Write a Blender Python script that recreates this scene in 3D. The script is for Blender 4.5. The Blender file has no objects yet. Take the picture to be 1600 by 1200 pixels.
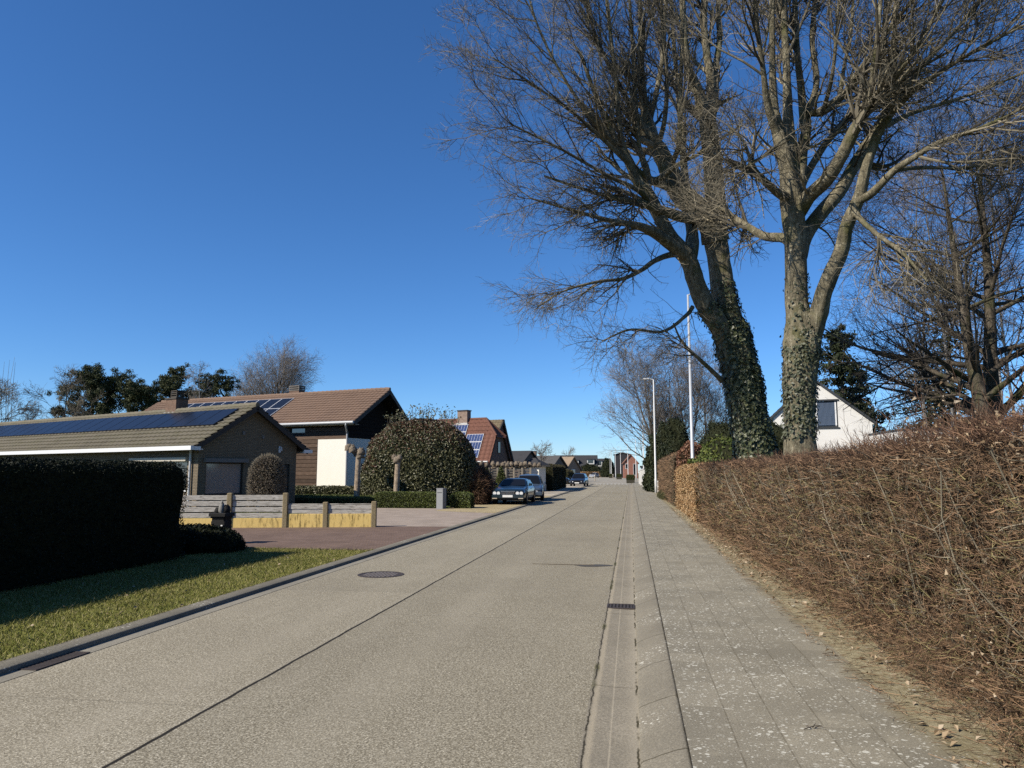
import bpy, math, random
import numpy as np
from mathutils import Vector
rng = np.random.default_rng(11)
random.seed(5)
scene = bpy.context.scene
COL = scene.collection
R_ = math.radians

# ------------------------------------------------------------------ camera geometry
FPX = 1150.0; EYE = 1.7
PITCH = math.atan(138/FPX); YAW = math.atan(186*math.cos(PITCH)/FPX)
def _rx(a): c, s = math.cos(a), math.sin(a); return np.array([[1,0,0],[0,c,-s],[0,s,c]])
def _rz(a): c, s = math.cos(a), math.sin(a); return np.array([[c,-s,0],[s,c,0],[0,0,1]])
RC = _rz(YAW) @ _rx(math.pi/2+PITCH)
def ray(px, py): return RC @ np.array([(px-800)/FPX, (600-py)/FPX, -1.0])
def at(px, py, Y):
    d = ray(px, py); return np.array([0, 0, EYE]) + d*(Y/d[1])
def gp(px, py, z=0.0):
    d = ray(px, py); return np.array([0, 0, EYE]) + d*((z-EYE)/d[2])

# ------------------------------------------------------------------ object helpers
def tag(o, label=None, cat=None, group=None, kind=None):
    if label: o['label'] = label
    if cat: o['category'] = cat
    if group: o['group'] = group
    if kind: o['kind'] = kind
    return o
def thing(name, label, cat, loc=(0,0,0), rz=0.0, group=None):
    o = bpy.data.objects.new(name, None); COL.objects.link(o)
    o.location = [float(v) for v in loc]; o.rotation_euler = (0, 0, rz); o.empty_display_size = .3
    return tag(o, label, cat, group)
def copy_tree(o, parent=None):
    c = o.copy(); COL.objects.link(c)
    if parent is not None: c.parent = parent
    for ch in list(o.children): copy_tree(ch, c)
    return c
def mk(name, V, Fs, mat, parent=None, smooth=False, mi=None):
    V = np.asarray(V, dtype=np.float64).reshape(-1, 3)
    me = bpy.data.meshes.new(name)
    if isinstance(Fs, np.ndarray):
        n, k = Fs.shape
        me.vertices.add(len(V)); me.vertices.foreach_set('co', V.astype(np.float32).ravel())
        me.loops.add(n*k); me.loops.foreach_set('vertex_index', Fs.astype(np.int32).ravel())
        me.polygons.add(n); me.polygons.foreach_set('loop_start', np.arange(0, n*k, k, dtype=np.int32))
        me.update(calc_edges=True)
    else:
        me.from_pydata([tuple(v) for v in V], [], [list(map(int, f)) for f in Fs]); me.update()
    mats = mat if isinstance(mat, (list, tuple)) else [mat]
    for m in mats: me.materials.append(m)
    if mi is not None: me.polygons.foreach_set('material_index', np.asarray(mi, dtype=np.int32))
    me.polygons.foreach_set('use_smooth', np.full(len(me.polygons), bool(smooth)))
    o = bpy.data.objects.new(name, me); COL.objects.link(o)
    if parent is not None: o.parent = parent
    return o
class MB:
    """collects solids into one mesh"""
    def __init__(s): s.V = []; s.F = []; s.MI = []; s.m = 0
    def add(s, V, F):
        b = len(s.V); s.V += [tuple(map(float, v)) for v in V]
        for f in F: s.F.append([b+int(i) for i in f]); s.MI.append(s.m)
        return s
    def box(s, x0, x1, y0, y1, z0, z1):
        V = [(x0,y0,z0),(x1,y0,z0),(x1,y1,z0),(x0,y1,z0),(x0,y0,z1),(x1,y0,z1),(x1,y1,z1),(x0,y1,z1)]
        return s.add(V, [(0,3,2,1),(4,5,6,7),(0,1,5,4),(1,2,6,5),(2,3,7,6),(3,0,4,7)])
    def bbox(s, x0, x1, y0, y1, z0, z1, b=.01):
        """box with chamfered vertical and top edges"""
        P = [(x0+b,y0),(x1-b,y0),(x1,y0+b),(x1,y1-b),(x1-b,y1),(x0+b,y1),(x0,y1-b),(x0,y0+b)]
        c = ((x0+x1)/2, (y0+y1)/2)
        Q = [(p[0]+(c[0]-p[0])/max(abs(c[0]-p[0]),1e-6)*b, p[1]+(c[1]-p[1])/max(abs(c[1]-p[1]),1e-6)*b) for p in P]
        V = [(p[0],p[1],z0) for p in P]+[(p[0],p[1],z1-b) for p in P]+[(q[0],q[1],z1) for q in Q]
        F = [tuple(range(7,-1,-1))]
        for r in (0, 8):
            for i in range(8): j = (i+1) % 8; F.append((r+i, r+j, r+8+j, r+8+i))
        F.append(tuple(range(16, 24)))
        return s.add(V, F)
    def prism(s, poly, d):
        """poly: list of 3-D points, extruded by vector d"""
        n = len(poly); P = [np.array(p, float) for p in poly]; d = np.array(d, float)
        V = P+[p+d for p in P]
        F = [tuple(range(n)), tuple(range(2*n-1, n-1, -1))]+[(i, i+n, (i+1) % n+n, (i+1) % n) for i in range(n)]
        return s.add(V, F)
    def tube(s, pts, rad, n=12, cap=True):
        P = np.array(pts, float); rad = np.broadcast_to(np.array(rad, float), (len(P),))
        V, F = tubes(P[None], rad[None], n)
        s.add(V, F)
        if cap:
            b = len(s.V)-len(V)
            s.F.append([b+i for i in range(n)][::-1]); s.MI.append(s.m)
            s.F.append([b+(len(P)-1)*n+i for i in range(n)]); s.MI.append(s.m)
        return s
    def build(s, name, mat, parent=None, smooth=False):
        return mk(name, s.V, s.F, mat, parent, smooth, s.MI)
def nrm(a): return a/np.maximum(np.linalg.norm(a, axis=-1, keepdims=True), 1e-9)
def tubes(P, Rr, s=3):
    """P (N,K,3) polylines, Rr (N,K) radii -> verts, quads"""
    N, K, _ = P.shape
    T = np.empty_like(P); T[:, 1:-1] = P[:, 2:]-P[:, :-2] if K > 2 else 0
    T[:, 0] = P[:, 1]-P[:, 0]; T[:, -1] = P[:, -1]-P[:, -2]; T = nrm(T)
    D = nrm(P[:, -1]-P[:, 0]); ref = np.where(np.abs(D[:, 2:3]) > .8, np.array([[1., .13, 0]]), np.array([[0, .1, 1.]]))
    A = nrm(np.cross(T, ref[:, None, :])); B = np.cross(T, A)
    th = np.arange(s)*2*math.pi/s
    V = P[:, :, None, :]+Rr[:, :, None, None]*(A[:, :, None, :]*np.cos(th)[None, None, :, None]+B[:, :, None, :]*np.sin(th)[None, None, :, None])
    V = V.reshape(-1, 3)
    n = np.arange(N)[:, None, None]*K*s; k = np.arange(K-1)[None, :, None]*s; i = np.arange(s)[None, None, :]; j = (i+1) % s
    F = np.stack([n+k+i, n+k+j, n+k+s+j, n+k+s+i], -1).reshape(-1, 4)
    return V, F
class NB:
    """collects numpy quads"""
    def __init__(s): s.V = []; s.F = []; s.n = 0
    def add(s, V, F): s.V.append(V.reshape(-1, 3)); s.F.append(F+s.n); s.n += len(s.V[-1]); return s
    def build(s, name, mat, parent=None, smooth=False):
        return mk(name, np.concatenate(s.V), np.concatenate(s.F), mat, parent, smooth)
def rvec(n): return nrm(rng.normal(size=(n, 3)))
def leaves(P, size, bias=None, bw=0., asp=.55, fold=.25, jit=.35):
    """kite shaped leaf quads at points P; bias: preferred face normal (n,3) or (3,)"""
    n = len(P); N = rvec(n)
    if bias is not None: N = nrm(N*(1-bw)+np.asarray(bias, float)*bw)
    A = nrm(np.cross(N, rvec(n))); B = np.cross(N, A)
    L = (size*(1+jit*rng.uniform(-1, 1, n)))[:, None]; W = L*asp
    v0 = P-A*L*.5; v1 = P-A*L*.05+B*W*.5+N*L*fold*.3; v2 = P+A*L*.5-N*L*fold*.35; v3 = P-A*L*.05-B*W*.5+N*L*fold*.3
    V = np.stack([v0, v1, v2, v3], 1).reshape(-1, 3)
    return V, np.arange(4*n).reshape(n, 4)
def spline(pts, n):
    P = np.array(pts, float)
    if len(P) == 2: t = np.linspace(0, 1, n)[:, None]; return P[0]*(1-t)+P[1]*t
    Q = np.vstack([2*P[0]-P[1], P, 2*P[-1]-P[-2]]); out = []
    for u in np.linspace(0, len(P)-1-1e-9, n):
        i = int(u); t = u-i; a, b, c, d = Q[i], Q[i+1], Q[i+2], Q[i+3]
        out.append(.5*((2*b)+(-a+c)*t+(2*a-5*b+4*c-d)*t*t+(-a+3*b-3*c+d)*t**3))
    return np.array(out)

# ------------------------------------------------------------------ materials
ALB = .75      # colours below were picked for a lower exposure
class Mt:
    def __init__(s, name, rough=.8, spec=.3):
        s.m = bpy.data.materials.new(name); s.m.use_nodes = True; s.nt = s.m.node_tree
        s.b = s.nt.nodes['Principled BSDF']; s.b.inputs['Roughness'].default_value = rough
        s.b.inputs['Specular IOR Level'].default_value = spec; s._o = None
    def n(s, t, **k):
        x = s.nt.nodes.new(t)
        for a, v in k.items(): setattr(x, a, v)
        return x
    def l(s, a, b): s.nt.links.new(a, b)
    def val(s, inp, v):
        if hasattr(v, 'is_output') or isinstance(v, bpy.types.NodeSocket): s.l(v, inp)
        elif isinstance(v, (tuple, list)): inp.default_value = (*v, 1) if len(v) == 3 and inp.type == 'RGBA' else v
        else: inp.default_value = v
    def obj(s):
        if s._o is None: s._o = s.n('ShaderNodeTexCoord').outputs['Object']
        return s._o
    def xyz(s):
        x = s.n('ShaderNodeSeparateXYZ'); s.l(s.obj(), x.inputs[0]); return x.outputs
    def noise(s, scale, detail=3, rough=.6, vec=None, col=False):
        x = s.n('ShaderNodeTexNoise'); s.l(vec if vec is not None else s.obj(), x.inputs['Vector'])
        x.inputs['Scale'].default_value = scale; x.inputs['Detail'].default_value = detail; x.inputs['Roughness'].default_value = rough
        return x.outputs['Color' if col else 'Fac']
    def scaled(s, v, vec=None):
        x = s.n('ShaderNodeVectorMath', operation='MULTIPLY'); s.l(vec if vec is not None else s.obj(), x.inputs[0]); x.inputs[1].default_value = v
        return x.outputs[0]
    def comb(s, a, b, c=0.0):
        x = s.n('ShaderNodeCombineXYZ')
        for i, v in enumerate((a, b, c)): s.val(x.inputs[i], v)
        return x.outputs[0]
    def voro(s, scale, feature='F1', vec=None, out='Distance', rnd=1):
        x = s.n('ShaderNodeTexVoronoi', feature=feature); s.l(vec if vec is not None else s.obj(), x.inputs['Vector'])
        x.inputs['Scale'].default_value = scale; x.inputs['Randomness'].default_value = rnd
        return x.outputs[out]
    def math(s, op, a, b=0.0, c=0.0, clamp=False):
        x = s.n('ShaderNodeMath', operation=op, use_clamp=clamp)
        s.val(x.inputs[0], a); s.val(x.inputs[1], b); s.val(x.inputs[2], c); return x.outputs[0]
    def mr(s, v, a, b, c=0.0, d=1.0):
        x = s.n('ShaderNodeMapRange', interpolation_type='SMOOTHSTEP'); s.val(x.inputs[0], v)
        for i, q in enumerate((a, b, c, d)): x.inputs[i+1].default_value = q
        return x.outputs[0]
    def mix(s, f, a, b, mode='MIX'):
        x = s.n('ShaderNodeMix', data_type='RGBA', blend_type=mode); s.val(x.inputs[0], f); s.val(x.inputs[6], a); s.val(x.inputs[7], b)
        return x.outputs[2]
    def ramp(s, v, stops, interp='LINEAR'):
        x = s.n('ShaderNodeValToRGB'); r = x.color_ramp; r.interpolation = interp
        while len(r.elements) < len(stops): r.elements.new(.5)
        for e, (p, c) in zip(r.elements, stops): e.position = p; e.color = (*c, 1)
        s.l(v, x.inputs[0]); return x.outputs[0]
    def isl(s): return s.n('ShaderNodeNewGeometry').outputs['Random Per Island']
    def col(s, c):
        if isinstance(c, (tuple, list)): c = tuple(v*ALB for v in c[:3])
        else: c = s.mix(1.0, c, (ALB, ALB, ALB), 'MULTIPLY')
        s.val(s.b.inputs['Base Color'], c); return s
    def bump(s, h, strength=.3, dist=.01):
        x = s.n('ShaderNodeBump'); x.inputs['Strength'].default_value = strength; x.inputs['Distance'].default_value = dist
        s.l(h, x.inputs['Height']); s.l(x.outputs[0], s.b.inputs['Normal']); return s
def c3(r, g, b):
    f = lambda v: ((v/255+.055)/1.055)**2.4 if v > 10 else v/255/12.92
    return (f(r), f(g), f(b))
def mul(c, k): return tuple(min(1., v*k) for v in c)
def simple(name, c, rough=.7, spec=.3, var=.15, scale=6., bump=0., bscale=40., metal=0.):
    M = Mt(name, rough, spec)
    M.col(M.mix(M.noise(scale, 4), mul(c, 1-var), mul(c, 1+var))); M.b.inputs['Metallic'].default_value = metal
    if bump: M.bump(M.noise(bscale, 4), bump, .02)
    return M.m
def leafmat(name, cols, rough=.55, spec=.35, transl=.0):
    M = Mt(name, rough, spec); k = len(cols)
    c = M.ramp(M.isl(), [(i/(k-1), cc) for i, cc in enumerate(cols)])
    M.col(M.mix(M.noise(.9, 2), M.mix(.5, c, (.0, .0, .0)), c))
    return M.m
def bark(name, c1, c2, scale=9., moss=None):
    M = Mt(name, .9, .15)
    v = M.scaled((1, 1, .22)); n = M.noise(scale, 6, .75, v); k = M.ramp(n, [(.34, mul(c1, .25)), (.46, mul(c1, .8)), (.56, c1), (.70, c2)])
    k = M.mix(M.math('MULTIPLY', M.mr(M.noise(3.2, 5, .7), .47, .62), .6), k, mul(c1, .45)); k = M.mix(M.math('MULTIPLY', M.mr(M.noise(14, 4, .7), .56, .68), .55), k, mul(c2, 1.15))
    if moss: k = M.mix(M.math('MULTIPLY', M.mr(M.noise(1.3, 3), .5, .68), .75), k, moss)
    M.col(k); M.bump(n, 1.0, .07); return M.m
def bricks(name, c1, c2, mortar, w=.21, h=.065, ms=.010, bump=.5):
    M = Mt(name, .85, .2); o = M.xyz(); v = M.comb(M.math('ADD', o[0], o[1]), o[2])
    x = M.n('ShaderNodeTexBrick'); M.l(v, x.inputs['Vector']); x.inputs['Scale'].default_value = 1
    for nme, q in (('Color1', c1), ('Color2', c2), ('Mortar', mortar)): x.inputs[nme].default_value = (*q, 1)
    x.inputs['Mortar Size'].default_value = ms; x.inputs['Brick Width'].default_value = w; x.inputs['Row Height'].default_value = h; x.inputs['Bias'].default_value = -.1
    n = M.noise(7, 4); M.col(M.mix(M.mr(n, .3, .7, 0, .5), x.outputs['Color'], mul(c1, .6)))
    M.bump(M.math('SUBTRACT', 1, x.outputs['Fac']), bump, .01); return M.m
def glass(name, c=(.02, .025, .03), rough=.03):
    M = Mt(name, rough, .9); M.col(c); M.b.inputs['IOR'].default_value = 1.6
    M.bump(M.noise(1.2, 1), .04, .05); return M.m
# ------------------------------------------------------------------ world, sun, camera
w = bpy.data.worlds.new("World"); scene.world = w; w.use_nodes = True
wn = w.node_tree; bg = wn.nodes['Background']
sky = wn.nodes.new('ShaderNodeTexSky'); sky.sky_type = 'NISHITA'; sky.sun_disc = False
SUN_EL = R_(37.5); SD = np.array([-.787, -.617, 0])           # horizontal direction towards the sun
sky.sun_elevation = SUN_EL; sky.sun_rotation = math.atan2(SD[0], SD[1])
sky.altitude = 0; sky.air_density = .85; sky.dust_density = 0.12; sky.ozone_density = 10.0
hs = wn.nodes.new('ShaderNodeHueSaturation'); hs.inputs['Saturation'].default_value = 1.07; wn.links.new(sky.outputs[0], hs.inputs['Color']); wn.links.new(hs.outputs[0], bg.inputs[0]); bg.inputs[1].default_value = .100
sl = bpy.data.lights.new('sun', 'SUN'); sl.energy = 5.0; sl.angle = R_(.5); sl.color = (1, .925, .80)
so = bpy.data.objects.new('sun', sl); COL.objects.link(so)
sdir = Vector((SD[0]*math.cos(SUN_EL), SD[1]*math.cos(SUN_EL), math.sin(SUN_EL)))
so.rotation_euler = sdir.to_track_quat('Z', 'Y').to_euler(); so.location = (-20, -20, 30)
cd = bpy.data.cameras.new('camera'); cam = bpy.data.objects.new('camera', cd); COL.objects.link(cam)
cam.location = (0, 0, EYE); cam.rotation_euler = (math.pi/2+PITCH, 0, YAW)
cd.sensor_width = 36; cd.lens = FPX/1600*36; cd.clip_end = 3000; cd.clip_start = .05
scene.camera = cam
vs = scene.view_settings; vs.view_transform = 'Standard'; vs.look = 'None'; vs.exposure = .58; vs.gamma = 1; vs.use_curve_mapping = False
scene.cycles.max_bounces = 5; scene.cycles.diffuse_bounces = 2; scene.cycles.glossy_bounces = 3
scene.cycles.transparent_max_bounces = 8; scene.cycles.use_denoising = False

# ------------------------------------------------------------------ ground materials
def road_mat(far=False):
    M = Mt('exposed_concrete', .9, .2); o = M.xyz(); x, y = o[0], o[1]
    sp = M.noise(68, 3, .8); big = M.noise(.35, 4, .6); mid = M.noise(3.0, 4, .6, M.scaled((1, .25, 1)))
    base = M.ramp(sp, [(.33, (.045, .037, .024)), (.45, (.19, .164, .116)), (.56, (.36, .315, .228)), (.67, (1.0, .92, .74))])
    grain = M.voro(70, out='Color'); g = M.math('MULTIPLY', M.n('ShaderNodeRGBToBW').outputs[0], 1)
    bw = g.node.inputs[0].links[0].from_node; M.l(grain, bw.inputs[0])
    base = M.mix(.30, base, M.ramp(bw.outputs[0], [(.2, (.10, .083, .06)), (.55, (.28, .245, .185)), (.85, (.70, .64, .52))]))
    trk = M.math('MULTIPLY', M.math('ADD', M.math('SINE', M.math('MULTIPLY', M.math('ADD', x, .85), 3.9)), 1), M.noise(.5, 3, .6, M.scaled((1, .12, 1)))); base = M.mix(M.mr(trk, .55, 1.5, 0, .30), base, (.40, .355, .275))
    base = M.mix(M.mr(big, .3, .75, 0, .34), base, (.19, .165, .125)); base = M.mix(M.mr(mid, .45, .8, 0, .28), base, (.36, .32, .25))
    # two lanes of slabs, each slab a little different
    lane = M.math('GREATER_THAN', x, -3.05)
    slab = M.math('FLOOR', M.math('DIVIDE', M.math('ADD', y, M.math('MULTIPLY', lane, 1.6)), 5.2))
    wn_ = M.n('ShaderNodeTexWhiteNoise', noise_dimensions='2D'); M.l(M.comb(slab, lane), wn_.inputs['Vector'])
    t = M.math('ADD', M.math('MULTIPLY', wn_.outputs[0], .09), M.math('MULTIPLY', lane, -.10))
    base = M.mix(1, base, M.comb(M.math('ADD', t, 1.08), M.math('ADD', t, 1.09), M.math('ADD', t, 1.07)), 'MULTIPLY')
    wob = M.math('MULTIPLY', M.math('SUBTRACT', M.noise(2.2, 3), .5), .035)
    xw = M.math('ADD', x, wob)
    j = M.math('SUBTRACT', 1, M.mr(M.math('ABSOLUTE', M.math('ADD', xw, 3.05)), .011, .021))
    yl = M.math('ADD', M.math('ADD', y, M.math('MULTIPLY', lane, 1.6)), wob)
    fy = M.math('ABSOLUTE', M.math('SUBTRACT', M.math('FRACT', M.math('ADD', M.math('DIVIDE', yl, 5.2), .5)), .5))
    jt = M.math('MULTIPLY', M.math('SUBTRACT', 1, M.mr(fy, .0012, .0035)), .22)
    base = M.mix(M.math('MULTIPLY', M.math('SUBTRACT', 1, M.mr(M.math('ABSOLUTE', M.math('ADD', xw, 3.10)), .015, .05)), .12), base, (.45, .41, .33))
    base = M.mix(jt, base, (.07, .06, .045)); base = M.mix(j, base, (.022, .019, .015))
    M.col(base); M.bump(sp, .55, .012); return M.m
def plain_conc(name, c, mossy=False, speck=70):
    M = Mt(name, .9, .2); n = M.noise(speck, 4, .75); b = M.noise(.8, 5, .65); s2 = M.noise(6, 4, .6)
    k = M.ramp(n, [(.3, mul(c, .55)), (.5, c), (.7, mul(c, 1.55))]); k = M.mix(M.mr(b, .35, .7, 0, .5), k, mul(c, .65)); k = M.mix(M.mr(s2, .55, .75, 0, .4), k, mul(c, 1.4))
    M.col(k); M.bump(n, .4, .01); return M, k
def gutter_mat():
    M, k = plain_conc('gutter_concrete', (.30, .266, .203)); o = M.xyz(); x, y = o[0], o[1]
    wob = M.math('MULTIPLY', M.math('SUBTRACT', M.noise(7, 5, .75), .5), .05); xw = M.math('ADD', x, wob)
    k = M.mix(M.math('MULTIPLY', M.mr(xw, -.10, .015), .38), k, (.42, .37, .28))
    e = M.math('MULTIPLY', M.math('SUBTRACT', 1, M.mr(M.math('ABSOLUTE', M.math('ADD', xw, .325)), .003, .010)), M.mr(M.noise(3.1, 4), .36, .5, .25, .95)); k = M.mix(M.math('MULTIPLY', M.math('SUBTRACT', 1, M.mr(M.math('ABSOLUTE', M.math('ADD', xw, .295)), .005, .035)), .55), k, (.50, .43, .31))
    moss = M.math('MULTIPLY', M.math('SUBTRACT', 1, M.mr(M.math('ABSOLUTE', M.math('ADD', xw, .33)), .012, .04)), M.mr(M.noise(.55, 3), .52, .62))
    l = M.math('SUBTRACT', 1, M.mr(M.math('ABSOLUTE', M.math('ADD', M.math('ADD', x, M.math('MULTIPLY', wob, .25)), .165)), .003, .008))
    k = M.mix(M.math('MULTIPLY', l, .5), k, (.5, .44, .33)); k = M.mix(moss, k, (.085, .085, .025)); k = M.mix(e, k, (.04, .034, .022))
    e2 = M.math('MULTIPLY', M.math('SUBTRACT', 1, M.mr(M.math('ABSOLUTE', M.math('SUBTRACT', xw, .012)), .004, .012)), M.mr(M.noise(2.0, 3), .46, .56))
    k = M.mix(e2, k, (.06, .052, .03))
    fy = M.math('ABSOLUTE', M.math('SUBTRACT', M.math('FRACT', M.math('ADD', M.math('DIVIDE', M.math('ADD', y, wob), 3.1), .5)), .5))
    k = M.mix(M.math('MULTIPLY', M.math('SUBTRACT', 1, M.mr(fy, .0015, .004)), .6), k, (.10, .085, .055))
    M.col(k); return M.m
def lichen(M, k, dens=(.50, .62), amt=.8):
    d = M.noise(26, 3, .6, col=True)
    v = M.n('ShaderNodeVectorMath', operation='MULTIPLY_ADD'); M.l(d, v.inputs[0]); v.inputs[1].default_value = (.03, .03, .0); M.l(M.obj(), v.inputs[2])
    patch = M.mr(M.noise(.9, 3), *dens)
    for sc, th in ((7, .15), (13, .21), (22, .24), (38, .26)):
        q = M.math('SUBTRACT', 1, M.mr(M.voro(sc, vec=v.outputs[0]), th*.72, th))
        q = M.math('MULTIPLY', M.math('MULTIPLY', q, M.math('GREATER_THAN', M.noise(sc*.55, 1), .46)), patch)
        k = M.mix(M.math('MULTIPLY', q, amt), k, (.66, .64, .55))
    return k
def kerb_mat():
    M, k = plain_conc('kerb_concrete', (.24, .215, .165)); k = lichen(M, k, (.52, .62)); o = M.xyz()
    fy = M.math('ABSOLUTE', M.math('SUBTRACT', M.math('FRACT', M.math('DIVIDE', M.math('ADD', o[1], M.math('MULTIPLY', M.noise(4, 3), .07)), 1.03)), .5))
    k = M.mix(M.math('MULTIPLY', M.math('SUBTRACT', 1, M.mr(fy, .004, .010)), .8), k, (.06, .05, .028))
    xw = M.math('ADD', o[0], M.math('MULTIPLY', M.math('SUBTRACT', M.noise(6, 3), .5), .035))
    k = M.mix(M.math('MULTIPLY', M.mr(xw, .286, .300), M.mr(M.noise(1.7, 4), .35, .6, .15, .85)), k, (.085, .066, .028)); M.col(k); return M.m
def pave_mat():
    M, k = plain_conc('paving_tiles', (.29, .262, .20), speck=90); o = M.xyz(); x, y = o[0], o[1]
    tx = M.math('DIVIDE', M.math('SUBTRACT', x, .30), .29); ty = M.math('DIVIDE', y, .30)
    wn_ = M.n('ShaderNodeTexWhiteNoise', noise_dimensions='2D'); M.l(M.comb(M.math('FLOOR', tx), M.math('FLOOR', ty)), wn_.inputs['Vector'])
    t = M.math('ADD', M.math('MULTIPLY', wn_.outputs[0], .20), .88); k = M.mix(1, k, M.comb(t, t, t), 'MULTIPLY')
    nb = M.noise(9, 3)
    def jl(v, wd, n_):
        f = M.math('ABSOLUTE', M.math('SUBTRACT', M.math('FRACT', M.math('ADD', v, .5)), .5))
        return M.math('MULTIPLY', M.math('SUBTRACT', 1, M.mr(f, wd*.5, wd)), n_)
    k = lichen(M, k, (.32, .52), .85); k = M.mix(jl(ty, .020, M.mr(nb, .35, .7, .0, .24)), k, (.10, .085, .055))
    k = M.mix(jl(tx, .024, M.mr(nb, .3, .6, .08, .5)), k, (.085, .068, .04))
    xw = M.math('ADD', x, M.math('MULTIPLY', M.math('SUBTRACT', M.noise(2.0, 5, .7), .5), .40))
    k = M.mix(M.math('MULTIPLY', M.mr(xw, 1.60, 1.84), .8), k, (.24, .20, .115))
    M.col(k); return M.m
def dirt_mat(name, cols, sc=14, bumpd=.03):
    M = Mt(name, .95, .1); n = M.noise(sc, 6, .75); b = M.noise(1.1, 4)
    k = M.ramp(n, [(.28, cols[0]), (.5, cols[1]), (.72, cols[2])]); k = M.mix(M.mr(b, .4, .7, 0, .45), k, cols[0])
    k = lichen(M, k, (.52, .6), .6) if 'verge' in name else k
    M.col(k); M.bump(n, .7, bumpd); return M.m
def pavers_mat(name, c1, c2, mortar, w=.21, h=.105):
    M = Mt(name, .9, .2); x = M.n('ShaderNodeTexBrick'); M.l(M.obj(), x.inputs['Vector']); x.inputs['Scale'].default_value = 1
    for nme, q in (('Color1', c1), ('Color2', c2), ('Mortar', mortar)): x.inputs[nme].default_value = (*q, 1)
    x.inputs['Mortar Size'].default_value = .008; x.inputs['Brick Width'].default_value = w; x.inputs['Row Height'].default_value = h
    n = M.noise(1.1, 5, .65); f = M.noise(30, 3); k = M.mix(M.mr(n, .35, .7, 0, .55), x.outputs['Color'], mul(c1, .62)); k = M.mix(M.mr(f, .5, .75, 0, .45), k, mul(c2, 1.35))
    M.col(k); M.bump(f, .35, .01); return M.m

MAT_road = road_mat(); MAT_gutter = gutter_mat(); MAT_kerb = kerb_mat(); MAT_pave = pave_mat()
_m, _k = plain_conc('left_kerb_concrete', (.22, .20, .155)); _m.col(lichen(_m, _k, (.5, .62))); MAT_kerbL = _m.m
_m, _k = plain_conc('smooth_channel_concrete', (.30, .275, .22), speck=110); MAT_channel = (_m.col(_k), _m.m)[1]
_m, _k = plain_conc('far_street_concrete', (.36, .325, .26)); MAT_far = (_m.col(_k), _m.m)[1]
MAT_lawn = dirt_mat('garden_lawn', [(.035, .05, .012), (.07, .085, .022), (.12, .12, .04)], 10)
MAT_verge_soil = dirt_mat('grass_soil', [(.10, .115, .022), (.20, .205, .045), (.32, .28, .10)], 22)
MAT_dirt = dirt_mat('mossy_verge', [(.17, .14, .075), (.34, .29, .18), (.50, .445, .31)], 18)
MAT_brown = pavers_mat('brown_pavers', (.18, .120, .090), (.235, .160, .124), (.09, .064, .048))
MAT_pink = pavers_mat('pale_pavers', (.37, .300, .245), (.44, .365, .300), (.27, .22, .175))
MAT_gravel = dirt_mat('yellow_gravel', [(.30, .23, .12), (.45, .37, .22), (.56, .48, .32)], 40)
MAT_palegravel = dirt_mat('pale_gravel', [(.36, .30, .23), (.50, .44, .35), (.6, .54, .45)], 40)

def sheet(name, poly, z, mat, kind='structure'):
    o = mk(name, [(p[0], p[1], z) for p in poly], [list(range(len(poly)))], mat); return tag(o, kind=kind)
def strip(name, prof, y0, y1, mat, ny=60):
    """extrude an x-z profile along the road"""
    ys = np.linspace(y0, y1, ny); V = []; F = []; k = len(prof)
    for yy in ys: V += [(p[0], yy, p[1]) for p in prof]
    for i in range(ny-1):
        for j in range(k-1): a = i*k+j; F.append((a, a+1, a+k+1, a+k))
    return tag(mk(name, V, F, mat, smooth=True), kind='structure')
YE = 106.0
sheet('ground', [(-900, -60), (900, -60), (900, 1500), (-900, 1500)], -.06, MAT_lawn)
sheet('road', [(-5.09, -12), (-.34, -12), (-.34, YE), (-5.09, YE)], 0, MAT_road)
strip('road_channel', [(-5.4, .004), (-5.085, .004)], -12, YE, MAT_channel, 4)
strip('gutter', [(-.345, .002), (-.18, -.008), (-.02, -.012), (.025, -.006)], -12, YE, MAT_gutter, 80)
strip('kerb', [(.02, -.03), (.024, .008), (.04, .020), (.10, .047), (.17, .077), (.235, .099), (.28, .111), (.300, .112), (.302, .105), (.302, -.03)], -12, 120, MAT_kerb, 120)
sheet('pavement', [(.30, -12), (1.85, -12), (1.85, 130), (.30, 130)], .11, MAT_pave)
# lumpy verge of dirt under the hedge
ny, nx = 260, 10; yy = np.linspace(-4, 62, ny); xx = np.linspace(1.76, 2.9, nx)
gx, gy = np.meshgrid(xx, yy); gz = .102+.03*np.clip((gx-1.8)/.4, 0, 1)+rng.normal(size=gx.shape)*.006*(gx > 1.75)
gz[:, 0] = .108; gz[:, 1] = .116; idx = np.arange(ny*nx).reshape(ny, nx)
q = np.stack([idx[:-1, :-1], idx[:-1, 1:], idx[1:, 1:], idx[1:, :-1]], -1).reshape(-1, 4)
tag(mk('verge', np.stack([gx, gy, gz], -1).reshape(-1, 3), q, MAT_dirt, smooth=True), kind='structure')
sheet('garden_ground', [(2.8, -12), (120, -12), (120, 300), (1.84, 300), (1.84, 62), (2.8, 62)], .10, MAT_lawn)
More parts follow.
